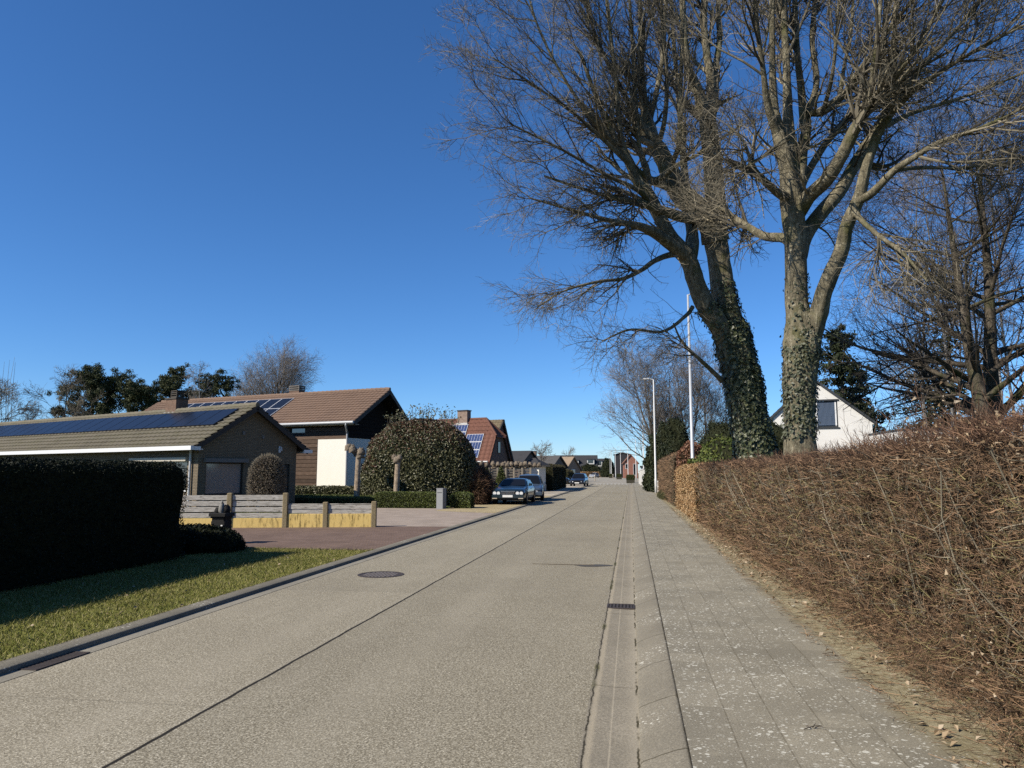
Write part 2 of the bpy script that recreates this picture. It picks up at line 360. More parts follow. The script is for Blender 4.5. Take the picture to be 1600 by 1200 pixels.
# left side
KX = -5.27
strip('kerb_border', [(KX-.25, -.03), (KX-.25, .048), (KX-.22, .054), (KX-.02, .052), (KX, .042), (KX+.004, -.03)], -12, YE, MAT_kerbL, 90)
XL = KX-.245
sheet('garden_soil', [(-140, -12), (XL, -12), (XL, 150), (-140, 150)], .028, MAT_lawn)
sheet('grass_verge', [(-9.8, -12), (XL, -12), (XL, 15.35), (-8.3, 15.45), (-9.8, 15.4)], .040, MAT_verge_soil)
sheet('driveway', [(-40, 15.45), (-8.3, 15.45), (XL, 15.35), (XL, 22.3), (-7.7, 22.1), (-40, 20.2)], .044, MAT_brown)
sheet('forecourt', [(-7.75, 22.1), (XL, 22.3), (XL, 30.0), (-8.4, 31.2), (-8.4, 33.4), (-13, 33.4), (-13, 21.8)], .048, MAT_pink)
sheet('gravel_strip', [(-8.38, 31.2), (XL, 29.9), (XL, 52), (-8.6, 52)], .052, MAT_gravel)
sheet('parking_ground', [(-9.5, 52.0), (XL, 52.0), (XL, 104), (-9.5, 104)], .056, MAT_palegravel)
# the street beyond the speed table widens and bends left
tab = strip('speed_table', [(-5.5, .005), (.02, .005)], YE, YE+1.2, MAT_far, 3)
sheet('far_street', [(-6.2, YE+1.2), (.02, YE+1.2), (.3, 150), (.4, 262), (-30, 262), (-17, 200), (-8.8, 140)], .05, MAT_far)
tag(mk('table_ramp', [(-5.5, YE+.0, .012), (.02, YE, .012), (.02, YE+1.2, .06), (-5.5, YE+1.2, .06)], [(0, 1, 2, 3)], MAT_far), kind='structure')
MAT_whitepaint = simple('white_road_paint', (.78, .77, .72), .7, var=.08)
b = MB()
for i in range(9):
    x0 = -5.0+i*.52
    b.add([(x0, YE+.25, .03), (x0+.26, YE+.25, .03), (x0+.26, YE+.95, .058), (x0, YE+.95, .058)], [(0, 1, 2, 3)])
tag(b.build('road_marking', MAT_whitepaint), kind='structure')
sheet('far_pavement', [(.42, 130), (1.9, 130), (2.2, 262), (.5, 262)], .055, MAT_far)

# ------------------------------------------------------------------ ironwork in the road
MAT_iron = simple('rusty_cast_iron', (.060, .046, .038), .65, .4, .35, 30, .3, 60)
def ring(mb, cx, cy, r0, r1, z0, z1, n=40):
    th = np.arange(n)*2*math.pi/n; V = []
    for r, z in ((r1, z0), (r1, z1), (r0, z1), (r0, z0)): V += [(cx+r*math.cos(t), cy+r*math.sin(t), z) for t in th]
    F = []
    for a in range(3):
        for i in range(n): j = (i+1) % n; F.append((a*n+i, a*n+j, (a+1)*n+j, (a+1)*n+i))
    mb.add(V, F)
mc = gp(595, 898)
mh = thing('manhole_cover', 'round brown ribbed iron manhole cover in the left lane', 'manhole cover', (mc[0], mc[1], 0))
b = MB(); ring(b, 0, 0, .34, .385, -.02, .007); b.build('frame', MAT_iron, mh)
b = MB(); th = np.linspace(0, 2*math.pi, 41)[:-1]
b.add([(.335*math.cos(t), .335*math.sin(t), .003) for t in th], [list(range(40))])
b.m = 1
for i in range(-5, 6):
    for jx in range(-5, 6):
        if math.hypot(i*.06, jx*.06) < .30: b.box(i*.06-.019, i*.06+.019, jx*.06-.019, jx*.06+.019, .0025, .009)
b.build('lid', [MAT_iron, simple('worn_iron_studs', (.20, .17, .15), .5, .5, .25, 20)], mh)
def grate(name, label, x0, x1, y0, y1, z, nb, along_y):
    t = thing(name, label, 'drain grate', ((x0+x1)/2, (y0+y1)/2, z)); hx, hy = (x1-x0)/2, (y1-y0)/2; f = .02
    b = MB(); b.box(-hx, hx, -hy, -hy+f, -.03, .006); b.box(-hx, hx, hy-f, hy, -.03, .006); b.box(-hx, -hx+f, -hy+f, hy-f, -.03, .006); b.box(hx-f, hx, -hy+f, hy-f, -.03, .006); b.build('frame', MAT_iron, t)
    b = MB()
    for i in range(nb):
        if along_y: c = -hx+f+(i+.5)*(2*hx-2*f)/nb; h = (2*hx-2*f)/nb*.28; b.box(c-h, c+h, -hy+f, hy-f, -.028, .004)
        else: c = -hy+f+(i+.5)*(2*hy-2*f)/nb; h = (2*hy-2*f)/nb*.28; b.box(-hx+f, hx-f, c-h, c+h, -.028, .004)
    b.build('bars', MAT_iron, t)
    b = MB(); b.box(-hx+f, hx-f, -hy+f, hy-f, .0005, .0012); b.build('pit_shade', simple('black_pit_shade', (.012, .010, .009), .9), t)  # thin black sheet painted as the shade below the bars
grate('drain_grate', 'small rusty drain grate in the gutter by the right kerb', -.335, .015, 9.62, 9.92, .002, 7, True)
grate('drain_grate', 'larger drain grate half shaded below the left kerb', -5.27, -5.09, 5.85, 6.5, .006, 14, False)
# damp patch running from the gutter into the right lane
pts = []
for i in range(28):
    a = i/28*2*math.pi; pts.append((-.72+.34*math.cos(a)*(1+.15*math.sin(3*a)), 13.86+.16*math.sin(a)*(1+.3*math.sin(2*a)), .0045))
tag(mk('damp_patch', pts, [list(range(28))], simple('damp_concrete', (.085, .078, .066), .7, .25, .2, 20)), kind='structure')
b = MB(); b.tube([(-1.85, 13.93, .004), (-1.4, 13.9, .005), (-.7, 13.9, .005)], [.006, .009, .012], 6); tag(b.build('road_crack', simple('crack_fill', (.12, .10, .075), .9)), kind='structure')
# ------------------------------------------------------------------ bare trees
BARK1 = bark('grey_brown_bark', (.24, .208, .138), (.50, .45, .325), 11, (.10, .102, .036))
BARK2 = bark('dark_bark', (.13, .108, .082), (.24, .20, .155), 9, (.075, .08, .03))
BIRCH = bark('white_birch_bark', (.36, .34, .31), (.50, .48, .45), 6)
def twigmat(name, c1, c2):
    M = Mt(name, .8, .25); M.col(M.ramp(M.isl(), [(0, c1), (.55, mul(c2, .55)), (.85, mul(c2, .9)), (1, mul(c2, 1.1))])); return M.m
TWIG1 = twigmat('olive_grey_twigs', (.050, .042, .030), (.29, .25, .175))  # olive grey-brown of the twigs themselves, tone random per twig
TWIG2 = twigmat('dark_twigs', (.045, .036, .028), (.125, .102, .078))
TWIG3 = twigmat('greyish_twigs', (.15, .125, .105), (.34, .295, .25))
def grow(P, Rr, n, t0, t1, L, ang, trop, wig, k, rf=.6, tip=.3, rmin=.002, outward=None, ob=0., lscale=.5, kink=0.):
    """children of the polylines P (N,K,3); n children per parent"""
    N, K, _ = P.shape
    idx = np.repeat(np.arange(N), n); M = len(idx)
    t = t0+(t1-t0)*rng.random(M); f = t*(K-1); i = np.minimum(f.astype(int), K-2); wv = (f-i)[:, None]
    p0 = P[idx, i]*(1-wv)+P[idx, i+1]*wv; T = nrm(P[idx, i+1]-P[idx, i]); r = Rr[idx, i]*(1-wv[:, 0])+Rr[idx, i+1]*wv[:, 0]
    a = R_(ang[0])+R_(ang[1]-ang[0])*rng.random(M)
    q = rng.normal(size=(M, 3))
    if outward is not None: q = q+ob*nrm(p0-np.asarray(outward))
    q = q-T*np.sum(q*T, 1, keepdims=True); q = nrm(q)
    d = nrm(T*np.cos(a)[:, None]+q*np.sin(a)[:, None])
    ln = (L[0]+(L[1]-L[0])*rng.random(M))*(1-lscale*t)
    Q = np.empty((M, k, 3)); Q[:, 0] = p0; st = (ln/(k-1))[:, None]
    tr = np.asarray(trop, float)
    for j in range(1, k):
        d = nrm(d+tr/(k-1)+rng.normal(size=(M, 3))*wig); Q[:, j] = Q[:, j-1]+d*st
    r0 = np.maximum(r*rf, rmin); prof = 1-(1-tip)*np.linspace(0, 1, k)
    return Q, r0[:, None]*prof[None, :]
def limb(path, n=14):
    """path: list of (px, py, Y, width_px) -> one polyline with radii"""
    pts = [np.append(at(p[0], p[1], p[2]), p[3]*p[2]/FPX/2*1.02) for p in path]
    S = spline(pts, n); return S[:, :3], np.maximum(S[:, 3], .006)
def rough_limbs(limbs, sides, amp=.05):
    nb = NB()
    for P, r in limbs:
        V, Fq = tubes(P[None], r[None], sides)
        V = V.reshape(len(P), sides, 3); c = P[:, None, :]; s = 1+amp*rng.normal(size=(len(P), sides, 1))*.6+amp*np.sin(np.arange(sides)*5/sides*6.28+rng.random()*6)[None, :, None]
        nb.add(c+(V-c)*s, Fq)
    return nb
def resample(limbs, k):
    return np.array([np.stack([np.interp(np.linspace(0, 1, k), np.linspace(0, 1, len(P)), P[:, i]) for i in range(3)], -1) for P, r in limbs]), \
        np.array([np.interp(np.linspace(0, 1, k), np.linspace(0, 1, len(P)), r) for P, r in limbs])
def crownmesh(levels):
    nb = NB()
    for (Q, r, s) in levels: nb.add(*tubes(Q, r, s))
    return nb

# --- hero tree one: ivy clad, two stems (about 20 m away, behind the hedge)
Y1 = 20.0
T1_big = [
 [(1180, 738, Y1, 66), (1178, 703, Y1, 58), (1165, 627, Y1, 54), (1156, 580, Y1, 54), (1145, 533, Y1, 54), (1137, 490, Y1+.1, 42), (1130, 455, Y1+.2, 38), (1125, 415, Y1+.2, 36), (1118, 371, Y1+.2, 38)],
 [(1152, 570, Y1, 34), (1130, 520, Y1-.2, 34), (1103, 478, Y1-.4, 32), (1090, 450, Y1-.5, 29), (1080, 418, Y1-.6, 28), (1071, 397, Y1-.7, 27)],
 [(1071, 399, Y1-.7, 23), (1048, 371, Y1-.9, 19), (1031, 340, Y1-1.0, 18), (1011, 301, Y1-1.2, 17), (996, 282, Y1-1.3, 15), (979, 245, Y1-1.5, 12), (964, 221, Y1-1.6, 9), (935, 160, Y1-1.8, 6), (905, 80, Y1-2, 4)],
 [(1072, 402, Y1-.7, 20), (1042, 377, Y1-1.2, 16), (1016, 360, Y1-1.7, 13), (990, 351, Y1-2.2, 10), (955, 345, Y1-2.7, 7), (900, 330, Y1-3.2, 4), (830, 310, Y1-3.6, 2.5)],
 [(1078, 410, Y1-.6, 18), (1083, 382, Y1-.3, 16), (1080, 355, Y1+.2, 15), (1072, 310, Y1+.7, 12), (1068, 250, Y1+1.2, 10), (1060, 150, Y1+1.8, 7), (1050, 30, Y1+2.2, 5), (1045, -90, Y1+2.5, 3)],
 [(1119, 378, Y1+.2, 36), (1112, 352, Y1+.1, 34), (1092, 327, Y1, 30), (1070, 310, Y1-.1, 30), (1053, 284, Y1-.2, 28), (1042, 258, Y1-.3, 24), (1027, 230, Y1-.4, 21), (1014, 213, Y1-.5, 18), (1003, 196, Y1-.6, 13), (1008, 170, Y1-.7, 10), (1003, 110, Y1-.8, 8), (1000, 0, Y1-1, 6), (990, -120, Y1-1.2, 3.5)],
 [(1119, 378, Y1+.2, 30), (1119, 345, Y1+.3, 28), (1118, 319, Y1+.4, 27), (1115, 277, Y1+.5, 25), (1111, 234, Y1+.6, 23), (1107, 200, Y1+.6, 23), (1099, 166, Y1+.7, 17), (1085, 128, Y1+.7, 12), (1073, 96, Y1+.7, 10), (1066, 0, Y1+.8, 8), (1060, -130, Y1+1, 4)],
 [(1107, 203, Y1+.6, 18), (1110, 166, Y1+.7, 16), (1111, 127, Y1+.9, 13), (1102, 64, Y1+1, 9), (1100, 0, Y1+1, 8), (1105, -130, Y1+1, 4)],
 [(1111, 140, Y1+.9, 10), (1124, 64, Y1+1.3, 8), (1122, 0, Y1+1.5, 6), (1135, -120, Y1+1.8, 3)],
 [(1090, 340, Y1, 16), (1068, 340, Y1-.5, 15), (1037, 330, Y1-1.1, 13), (1005, 319, Y1-1.6, 11), (970, 312, Y1-2.1, 8), (925, 300, Y1-2.6, 5), (850, 275, Y1-3.0, 3)],
 [(1057, 295, Y1-.2, 17), (1033, 285, Y1-.7, 14), (1014, 280, Y1-.9, 11), (1009, 262, Y1-1, 10), (1000, 235, Y1-1.1, 7), (996, 200, Y1-1.2, 6), (990, 100, Y1-1.4, 5), (980, -60, Y1-1.6, 3)],
 [(1014, 280, Y1-.9, 9), (988, 260, Y1-1.4, 8), (950, 225, Y1-2, 6), (900, 180, Y1-2.6, 4.5), (830, 130, Y1-3.2, 3), (770, 90, Y1-3.6, 2)],
 [(1018, 283, Y1-.8, 8), (1033, 277, Y1-.9, 7), (1061, 256, Y1-1.2, 5.5), (1092, 241, Y1-1.5, 4.5), (1124, 219, Y1-1.8, 3.5), (1160, 195, Y1-2.1, 2)],
 [(1060, 396, Y1-.8, 9), (1044, 399, Y1-1, 8), (1022, 408, Y1-1.4, 7), (1001, 423, Y1-1.8, 6), (972, 436, Y1-2.3, 5), (935, 440, Y1-2.8, 4), (880, 455, Y1-3.3, 2.5), (840, 480, Y1-3.6, 1.6)],
 [(1082, 480, Y1-.6, 6), (1072, 493, Y1-.9, 5), (1036, 518, Y1-1.5, 4), (985, 515, Y1-2.2, 3), (941, 533, Y1-2.8, 1.8)],
 [(1128, 595, Y1-.3, 7), (1116, 583, Y1-.6, 6), (1094, 562, Y1-.9, 5), (1075, 545, Y1-1.2, 4), (1063, 530, Y1-1.5, 3), (1052, 505, Y1-1.8, 2)],
 [(1003, 198, Y1-.6, 10), (985, 165, Y1-1, 8), (955, 110, Y1-1.5, 6), (925, 40, Y1-2, 4.5), (900, -60, Y1-2.5, 3)],
 [(1010, 205, Y1-.5, 10), (1022, 160, Y1+.2, 7.5), (1035, 90, Y1+.8, 6), (1040, 0, Y1+1.2, 5), (1042, -110, Y1+1.5, 3)],
 [(1027, 230, Y1-.4, 8), (1038, 190, Y1-.8, 6.5), (1042, 130, Y1-1.1, 5.5), (1035, 40, Y1-1.4, 4.5), (1030, -90, Y1-1.8, 3)],
 [(1045, 262, Y1-.3, 9), (1060, 230, Y1-.9, 7), (1062, 180, Y1-1.2, 6), (1066, 60, Y1-1.6, 5), (1072, -60, Y1-1.9, 3)],
 [(985, 262, Y1-1.4, 8), (968, 200, Y1-1.7, 6.5), (962, 120, Y1-2, 5.5), (950, 20, Y1-2.3, 4.5), (940, -80, Y1-2.5, 3)],
 [(960, 225, Y1-1.7, 7), (925, 185, Y1-2.3, 5.5), (880, 120, Y1-2.9, 4), (840, 40, Y1-3.3, 3), (815, -50, Y1-3.6, 2)],
 [(1031, 340, Y1-1, 8), (1000, 300, Y1-1.7, 7), (950, 275, Y1-2.4, 5), (880, 235, Y1-3.1, 3.6), (800, 195, Y1-3.7, 2.2)],
]
# --- hero tree two (about 14.5 m away)
Y2 = 14.5
T2_big = [
 [(1256, 745, Y2, 62), (1250, 690, Y2, 50), (1250, 645, Y2, 49), (1250, 603, Y2, 52), (1253, 560, Y2, 58), (1253, 533, Y2, 60), (1250, 505, Y2, 46), (1245, 467, Y2, 37), (1244, 413, Y2, 36), (1243, 373, Y2, 34), (1240, 340, Y2, 38), (1236, 305, Y2, 36), (1230, 265, Y2, 26), (1220, 225, Y2, 23), (1213, 192, Y2, 20), (1209, 160, Y2, 15), (1207, 106, Y2-.1, 11), (1206, 0, Y2-.2, 9), (1205, -110, Y2-.3, 5)],
 [(1258, 545, Y2, 40), (1270, 515, Y2-.1, 34), (1281, 480, Y2-.2, 29), (1288, 453, Y2-.3, 27), (1301, 421, Y2-.4, 26), (1315, 390, Y2-.5, 24), (1323, 352, Y2-.6, 22), (1341, 312, Y2-.7, 20), (1350, 275, Y2-.8, 18), (1358, 245, Y2-.9, 16), (1373, 205, Y2-1, 16), (1392, 172, Y2-1.1, 18), (1400, 150, Y2-1.1, 11), (1397, 90, Y2-1.2, 9), (1400, 0, Y2-1.3, 7), (1405, -100, Y2-1.4, 4)],
 [(1247, 400, Y2, 24), (1257, 368, Y2+.2, 20), (1280, 336, Y2+.4, 19), (1312, 299, Y2+.7, 17), (1328, 270, Y2+.9, 16), (1349, 237, Y2+1.1, 16), (1373, 200, Y2+1.4, 14), (1385, 170, Y2+1.5, 11), (1378, 110, Y2+1.7, 8), (1385, 0, Y2+1.9, 6), (1390, -100, Y2+2, 4)],
 [(1248, 330, Y2, 22), (1267, 304, Y2-.3, 19), (1293, 280, Y2-.6, 18), (1315, 245, Y2-.9, 16), (1333, 208, Y2-1.1, 15), (1349, 179, Y2-1.3, 13), (1362, 155, Y2-1.4, 11), (1363, 120, Y2-1.5, 7), (1372, 50, Y2-1.7, 6), (1380, -60, Y2-1.9, 4)],
 [(1248, 300, Y2, 12), (1261, 272, Y2+.4, 10), (1285, 232, Y2+.8, 9), (1307, 205, Y2+1.1, 8), (1339, 174, Y2+1.5, 6), (1380, 140, Y2+2, 4.5), (1440, 90, Y2+2.5, 3)],
 [(1243, 310, Y2, 22), (1250, 262, Y2+.2, 17), (1253, 235, Y2+.3, 15), (1259, 208, Y2+.5, 13), (1262, 178, Y2+.6, 12), (1285, 176, Y2+.3, 8.5), (1311, 157, Y2, 8), (1336, 119, Y2-.4, 7), (1362, 85, Y2-.8, 6.5), (1400, 32, Y2-1.2, 5.5), (1450, -30, Y2-1.6, 4)],
 [(1216, 212, Y2, 13), (1200, 165, Y2-.3, 10), (1192, 106, Y2-.6, 7), (1182, 30, Y2-.9, 6), (1175, -110, Y2-1.2, 3)],
 [(1240, 318, Y2, 26), (1237, 275, Y2+.1, 21), (1234, 228, Y2+.2, 18), (1231, 180, Y2+.3, 14), (1229, 106, Y2+.4, 10), (1224, 0, Y2+.5, 8), (1222, -110, Y2+.6, 4)],
 [(1256, 200, Y2+.5, 11), (1253, 150, Y2+.6, 10), (1246, 85, Y2+.7, 8), (1242, 0, Y2+.8, 7), (1245, -110, Y2+1, 4)],
 [(1262, 178, Y2+.6, 9), (1276, 128, Y2+.8, 8), (1269, 64, Y2+.9, 7), (1273, 0, Y2+1, 6), (1270, -110, Y2+1.1, 3)],
 [(1341, 312, Y2-.7, 12), (1360, 304, Y2-.9, 10.5), (1397, 267, Y2-1.3, 9), (1427, 247, Y2-1.6, 8), (1467, 223, Y2-2, 6.5), (1533, 200, Y2-2.5, 5), (1600, 168, Y2-3, 3.5), (1660, 140, Y2-3.3, 3)],
 [(1236, 312, Y2, 14), (1217, 303, Y2-.3, 11), (1200, 288, Y2-.6, 10), (1180, 270, Y2-.8, 10), (1174, 258, Y2-.9, 10), (1176, 250, Y2-.9, 7)],
 [(1238, 385, Y2, 15), (1225, 372, Y2+.4, 13), (1195, 369, Y2+.9, 11), (1165, 352, Y2+1.4, 9), (1140, 335, Y2+1.9, 7), (1120, 322, Y2+2.3, 4)],
 [(1336, 330, Y2-.7, 9), (1345, 343, Y2-.9, 7), (1373, 368, Y2-1.3, 6), (1410, 395, Y2-1.7, 4.5), (1450, 440, Y2-2.1, 3)],
 [(1392, 178, Y2-1.1, 9), (1430, 140, Y2-1.5, 7), (1490, 100, Y2-2, 5), (1560, 60, Y2-2.5, 3.5), (1640, 20, Y2-3, 2)],
 [(1395, 165, Y2-1.1, 8), (1440, 105, Y2-.7, 6), (1500, 40, Y2-.3, 4.5), (1560, -30, Y2, 3)],
 [(1365, 160, Y2-1.4, 8), (1400, 120, Y2-1.8, 6.5), (1440, 60, Y2-2.2, 5), (1490, -30, Y2-2.6, 3)],
 [(1376, 200, Y2+1.4, 8), (1430, 175, Y2+1.9, 6), (1510, 150, Y2+2.4, 4), (1610, 110, Y2+3, 2.5)],
 [(1400, 265, Y2-1.3, 7), (1440, 262, Y2-.8, 5), (1500, 262, Y2-.3, 3.5), (1580, 255, Y2+.2, 2)],
 [(1311, 160, Y2, 6), (1318, 110, Y2+.4, 5), (1330, 40, Y2+.8, 4), (1338, -80, Y2+1.2, 2.5)],
 [(1285, 178, Y2+.3, 6), (1300, 120, Y2-.4, 5), (1308, 40, Y2-.8, 4), (1315, -80, Y2-1.2, 2.5)],
]
def ivy(limbs, spec, size, mat, parent, bulk=1.):
    """spec: (limb index, t0, t1, count, side bias dir, strength)"""
    Vs = NB()
    for li, t0, t1, n, side, st in spec:
        P, r = limbs[li]; K = len(P)
        t = t0+(t1-t0)*rng.random(n)**1.15; f = t*(K-1); i = np.minimum(f.astype(int), K-2); wv = (f-i)[:, None]
        p = P[i]*(1-wv)+P[i+1]*wv; rr = r[i]*(1-wv[:, 0])+r[i+1]*wv[:, 0]; T = nrm(P[i+1]-P[i])
        q = rng.normal(size=(n, 3))+np.array(side)*st; q = nrm(q-T*np.sum(q*T, 1, keepdims=True))
        lump = .5+.5*np.sin(p[:, 2]*4+q[:, 0]*5)
        pos = p+q*(rr*1.0+.01+rng.random(n)**2*(.03+.08*lump)*bulk)[:, None]+rng.normal(size=(n, 3))*.02
        Vs.add(*leaves(pos, size, nrm(q+np.array([0, 0, .35])), .72, .85, .35))
    return Vs.build('ivy', mat, parent)
IVY = leafmat('ivy_leaves', [(.040, .052, .022), (.075, .092, .038), (.12, .135, .06), (.19, .195, .095)], .45, .4)
def hero(name, label, Yb, big, center, twist, twigm):
    limbs = [limb(p, 10+2*len(p)) for p in big]
    base = limbs[0][0][0].copy(); base[2] = .1
    P, r = limbs[0]; ext = np.array([base[0]+.04, base[1], -.05]); limbs[0] = (np.vstack([ext, P]), np.append(r[0]*1.25, r))
    t = thing(name, label, 'tree', base)
    off = base
    l2 = [(P-off, r*((.93 if Yb > 16 else .88) if i_ < 2 else 1.15)) for i_, (P, r) in enumerate(limbs)]
    rough_limbs(l2[:2], 22, .045).build('trunk', BARK1, t, True)
    rough_limbs(l2[2:], 12, .05).build('limbs', BARK1, t, True)
    k = resample(l2[2:], 14); P, Rr = k; cen = np.array(center)-off
    lv = []
    for sel, trop, n2, L2 in twist(P):
        Ps, Rs = P[sel], Rr[sel]
        if not len(Ps): continue
        a, ra = grow(Ps, Rs, n2, .42, 1.0, L2, (18, 50), trop, .10, 9, .50, .32, .013, cen, .9, .35)
        b_, rb = grow(a, ra, 7, .15, 1.0, (.55, 1.35), (28, 64), np.array(trop)*.8, .19, 6, .62, .36, .0070, cen, .6, .35)
        c_, rc_ = grow(b_, rb, 7, .1, 1.0, (.28, .70), (30, 68), np.array(trop)*.5, .24, 5, .62, .45, .0038, cen, .3, .3)
        d_, rd = grow(c_, rc_, 2, .15, 1.0, (.10, .28), (30, 70), np.array(trop)*.3, .3, 3, .7, .6, .0023, None, 0, .3)
        lv += [(a, ra, 6), (b_, rb, 4), (c_, rc_, 3), (d_, rd, 3)]
    # thin twigs straight from the limbs too
    a, ra = grow(P, Rr, 5, .08, .6, (.6, 1.7), (35, 80), (0, 0, .3), .2, 6, .22, .35, .006)
    b_, rb = grow(a, ra, 5, .1, 1, (.25, .7), (30, 70), (0, 0, .2), .24, 4, .6, .5, .003)
    lv += [(a, ra, 3), (b_, rb, 3)]
    crownmesh(lv).build('crown', twigm, t)
    return t, l2
def twist1(P):
    tip = P[:, -1]-P[:, 0]; z = P[:, -1, 2]-0
    lowest = P[:, 0, 2] < 6.5; low = (P[:, -1, 2] < P[:, 0, 2]+1.2) & ~lowest; left = (tip[:, 0] < -1.2) & ~low & ~lowest; up = ~low & ~left & ~lowest
    return [(lowest, (-.2, 0, .0), 5, (.5, 1.2)), (low, (-.32, -.1, -.22), 13, (.9, 1.9)), (left, (-.30, -.05, .55), 15, (1.5, 3.1)), (up, (-.16, 0, .8), 13, (1.6, 3.3))]
def twist2(P):
    tip = P[:, -1]-P[:, 0]
    low = P[:, -1, 2] < P[:, 0, 2]+.5; right = (tip[:, 0] > 1.0) & ~low; up = ~low & ~right
    return [(low, (.1, 0, -.3), 10, (.7, 1.4)), (right, (.32, 0, .45), 14, (1.2, 2.6)), (up, (.04, 0, .8), 14, (1.3, 2.8))]
tr1, l1 = hero('bare_tree', 'big leafless two-stemmed tree leaning left, its trunk thick with dark ivy', Y1, T1_big, (3.0, 20, 9), twist1, TWIG1)
ivy(l1, [(0, .10, .58, 4600, (.6, -.45, 0), .8), (0, .10, .40, 1900, (0, -1, 0), .4), (0, .55, .80, 420, (.7, -.2, 0), 1.0), (1, .0, .40, 420, (-.2, -.6, 0), .5)], .098, IVY, tr1)
tr2, l2_ = hero('bare_tree', 'big leafless forked tree with pale bark and ivy only round its foot', Y2, T2_big, (3.6, 14.5, 9), twist2, TWIG1)
ivy(l2_, [(0, .08, .27, 1500, (.1, -.8, 0), .3), (0, .28, .44, 260, (.6, -.6, 0), 1.2)], .062, leafmat('young_ivy', [(.05, .06, .03), (.09, .10, .055), (.16, .165, .10)], .5), tr2, .35)
# --- generic leafless tree
def bare_tree(name, label, x, y, z0, h, spread, r0, nl=(12, 7, 6, 4), trunkmat=BARK2, twigm=TWIG2, lean=(0, 0), t0=.25, ang=(35, 65), trop=(0, 0, .5), th=.007, group=None, lf=1., lasttrop=None, stems=1, wig=.1, cat='tree', tfork=.02):
    t = thing(name, label, cat, (x, y, z0), 0, group); tl = []
    for s in range(stems):
        a = rng.random()*6.28; k = .0 if stems == 1 else .14
        L = lean if stems == 1 else (lean[0]+math.cos(s*6.28/stems+a)*k*h, lean[1]+math.sin(s*6.28/stems+a)*k*h)
        n = 9; u = np.linspace(0, 1, n); P = np.stack([L[0]*u**1.3+np.cumsum(rng.normal(size=n))*.006*h, L[1]*u**1.3+np.cumsum(rng.normal(size=n))*.006*h, u*h*.92], -1); P[0] = (0, 0, -.1); P[1, :2] *= .4
        tl.append((spline(P, 16), np.interp(np.linspace(0, 1, 16), [0, .06, .5, 1], [r0*1.3, r0, r0*.55, r0*.08])))
    P, Rr = resample(tl, 12)
    a, ra = grow(P, Rr, nl[0], t0, .97, (spread*.85*lf, spread*1.15*lf), ang, trop, wig*.8, 8, .5, .22, th*2.2, None, 0, .55)
    nb = rough_limbs(tl, 12, .04); nb.add(*tubes(a, ra, 7)); nb.build('trunk', trunkmat, t, True)
    tp = np.array(trop if lasttrop is None else lasttrop)
    b_, rb = grow(a, ra, nl[1], .15, 1, (spread*.38, spread*.62), (25, 55), tp*.8, wig, 6, .5, .3, th*1.5, None, 0, .45)
    c_, rc_ = grow(b_, rb, nl[2], .12, 1, (spread*.16, spread*.30), (25, 58), tp*.6, wig*1.3, 5, .6, .4, th*1.0, None, 0, .4)
    lv = [(b_, rb, 4), (c_, rc_, 3)]
    if nl[3]:
        d_, rd = grow(c_, rc_, nl[3], .15, 1, (spread*.06, spread*.14), (28, 62), tp*.3, wig*1.7, 3, .7, .6, th*.72, None, 0, .3); lv.append((d_, rd, 3))
    crownmesh(lv).build('crown', twigm, t); return t
# the dark pair to the right, seen behind the hedge
bare_tree('bare_tree', 'dark wide-branching leafless tree at the right edge, left one of its two trunks', 9.75, 22.0, .1, 11.5, 5.0, .26, (22, 9, 7, 4), lean=(-.6, .3), t0=.31, ang=(52, 85), trop=(-.15, 0, .22), th=.0055, lasttrop=(-.1, 0, .05))
bare_tree('bare_tree', 'dark leafless tree with long level boughs at the right edge, the right trunk', 10.45, 22.8, .1, 12.5, 5.4, .28, (22, 9, 7, 4), lean=(.2, .2), t0=.2, ang=(48, 80), trop=(.1, 0, .25), th=.0055, lasttrop=(.05, 0, .05))
for i, (px, Y, h, lab) in enumerate([(1452, 40, 22, 'tall thin white-stemmed birch behind the dark trees, leftmost of four'), (1502, 42, 24, 'tall thin white-stemmed birch behind the dark trees, second from the left'), (1560, 41, 25, 'tall thin white-stemmed birch behind the dark trees, third from the left'), (1585, 45, 26, 'tall thin white-stemmed birch behind the dark trees, nearest the right edge')]):
    p = at(px, 650, Y)
    bare_tree('birch_tree', lab, p[0], Y, .1, h, 3.0, .09, (34, 8, 6, 2), BIRCH, TWIG3, (rng.normal()*.5, 0), .25, (30, 55), (0, 0, .1), .007, 'birches behind the dark trees', lasttrop=(0, 0, -.7))
# the row of leafless trees further along the right side of the street
for i, (px, Y, h, sp, lab) in enumerate([
    (1018, 78, 12.8, 6.6, 'leafless tree hanging over the far pavement, leftmost of the far row on the right'),
    (1048, 80, 14.0, 5.8, 'leafless tree behind the second lamp post, second of the far row'),
    (1076, 84, 14.6, 5.5, 'leafless tree directly behind the near lamp post, third of the far row'),
    (1104, 88, 13.8, 5.2, 'leafless tree above the round dark evergreen, fourth of the far row'),
    (1136, 92, 13.0, 5.0, 'leafless tree just left of the ivy trunk, last of the far row')]):
    p = at(px, 735, Y)
    bare_tree('bare_tree', lab, max(p[0], 2.6), Y, .1, h, sp, .2, (20, 9, 7, 3), BARK2, TWIG3, (0 if i else -.8, 0), .16, (25, 58), (-.12 if i == 0 else 0, 0, .55), .010, 'leafless trees further down the street', lasttrop=(0, 0, .15), stems=2 if i in (0, 2) else 1)
